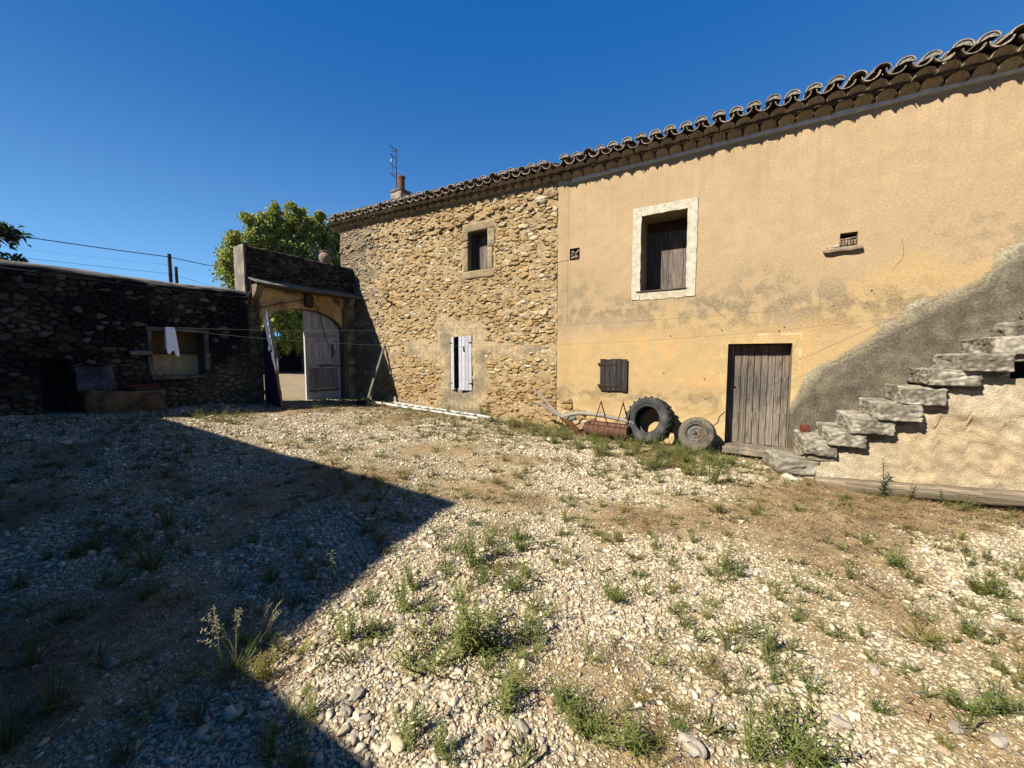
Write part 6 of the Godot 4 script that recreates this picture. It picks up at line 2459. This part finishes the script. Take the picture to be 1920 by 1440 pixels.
	part(t, "trunk", g.mesh(M.stone))
	crown(t, [[0.2, 2.9, -0.8, 0.8], [0.75, 3.16, -1.95, 0.32], [0.9, 3.16, -2.22, 0.19], [0.8, 2.74, -1.98, 0.26], [0.9, 2.66, -2.28, 0.18], [0.0, 3.2, 0.2, 1.0]], leaf_card(0.13, false, 7), 900, Color(0.045, 0.075, 0.03), Color(0.09, 0.13, 0.045), 63)
	# utility poles and lines
	for k in [["taller of two dark utility poles beyond the dark wall", Vector3(-30, 0.8, -1.9), 7.0, 0.11], ["shorter of two dark utility poles beyond the dark wall", Vector3(-30.1, 0.8, -2.22), 6.3, 0.10]]:
		g = G.new()
		g.col = Color(0.10, 0.085, 0.07)
		g.tube([Vector3(0, -0.2, 0), Vector3(0, k[2], 0)], k[3] * 1.15, k[3] * 0.85, 8)
		var o := single("utility_pole", g.mesh(M.wood), k[0], "utility pole", k[1])
	for k in [["thick twisted power cable, top one above the wall", [Vector3(-29, 7.35, 16.0), Vector3(-30, 7.62, -1.85), Vector3(-29, 7.35, -9.0)], 0.024, 0.25], ["thin phone wire, middle one above the wall", [Vector3(-29.5, 6.6, 16.0), Vector3(-30.0, 7.15, -1.85), Vector3(-29, 6.4, -9.0)], 0.004, 0.25], ["lowest phone wire just above the wall top", [Vector3(-29.5, 6.0, 16.0), Vector3(-30.0, 6.62, -1.85), Vector3(-27, 5.3, -6.0)], 0.009, 0.1]]:
		g = G.new()
		var pts := sagging(k[1][0], k[1][1], k[3])
		g.tube(pts, k[2], k[2], 5)
		g.tube(sagging(k[1][1], k[1][2], k[3] * 0.4), k[2], k[2], 5)
		single("overhead_cable", g.mesh(M.cable), k[0], "cable")


func build_south_side() -> void:
	# the farm's other buildings, behind the viewer: their shadow falls across the yard
	var h := thing("south_barn", "two storey barn on the south side of the yard, behind the viewer", "barn", Vector3(-8.30, 0.3, 13.08))
	var g := G.new()
	g.col = Color(0.42, 0.34, 0.22)
	g.box(Vector3(-0.05, 2.4, 0.15), Vector3(6.1, 5.3, 5.4), Basis(), 0.02)
	g.prism(PackedVector2Array([Vector2(0, 0), Vector2(0.1, 0), Vector2(0.05, 0.05)]), 0, 0.01)
	part(h, "wall", g.mesh(M.render))
	g = G.new()
	g.col = Color(0.30, 0.20, 0.14)
	roof_slab(g, -3.4, 3.14, -2.92, 0.15, 5.21, 5.21, 6.13, 6.13, 0.08)
	roof_slab(g, -3.4, 3.14, 0.152, 3.2, 6.13, 6.13, 5.21, 5.21, 0.08)
	part(h, "roof", g.mesh(M.tile))
	h = thing("south_shed", "low lean to shed beside the south barn, behind the viewer", "shed", Vector3(-0.5, 0.0, 11.58))
	g = G.new()
	g.col = Color(0.42, 0.34, 0.22)
	g.box(Vector3(0, 1.35, 0.2), Vector3(9.0, 2.9, 3.2), Basis(), 0.02)
	part(h, "wall", g.mesh(M.render))
	g = G.new()
	g.col = Color(0.30, 0.20, 0.14)
	roof_slab(g, -4.6, 4.7, -1.76, 2.0, 3.0, 3.0, 4.1, 4.1, 0.07)
	part(h, "roof", g.mesh(M.tile))


func _ready() -> void:
	n3 = noise(5, 1.0, FastNoiseLite.TYPE_SIMPLEX_SMOOTH, 1)
	var cam := Camera3D.new()
	cam.name = "camera"
	cam.fov = 89.92
	cam.far = 1500.0
	cam.near = 0.05
	cam.position = Vector3(0, 1.6, 7.78)
	cam.rotation_degrees = Vector3(-4.05, 31.0, 0)
	cam.current = true
	add_child(cam)
	var sky := ProceduralSkyMaterial.new()
	sky.sky_top_color = Color(0.04, 0.285, 0.53)
	sky.sky_horizon_color = Color(0.50, 0.72, 0.90)
	sky.sky_curve = 0.16
	sky.ground_horizon_color = Color(0.40, 0.45, 0.48)
	sky.ground_bottom_color = Color(0.28, 0.25, 0.2)
	sky.sun_angle_max = 8.0
	sky.energy_multiplier = 0.64
	var env := Environment.new()
	env.background_mode = Environment.BG_SKY
	env.sky = Sky.new()
	env.sky.sky_material = sky
	env.tonemap_mode = Environment.TONE_MAPPER_LINEAR
	env.tonemap_exposure = 2.8
	env.sdfgi_enabled = true
	env.ssao_enabled = true
	env.ssil_enabled = true
	var we := WorldEnvironment.new()
	we.name = "world_environment"
	we.environment = env
	add_child(we)
	var sun := DirectionalLight3D.new()
	sun.name = "sun"
	sun.light_energy = 1.6
	sun.light_color = Color(1.0, 0.965, 0.905)
	sun.light_angular_distance = 0.5
	sun.shadow_enabled = true
	sun.basis = Basis.looking_at(SUN_WAY.normalized(), Vector3.UP)
	add_child(sun)

	make_materials()
	build_ground()
	build_stone_house()
	build_plaster_house()
	build_stairs()
	build_yard_wall()
	build_gateway()
	build_south_side()
	build_beyond()
	build_wheels()
	build_yard_things()
	rng.seed = 8001
	build_pebbles()
	build_big_pebbles()
	build_weeds()
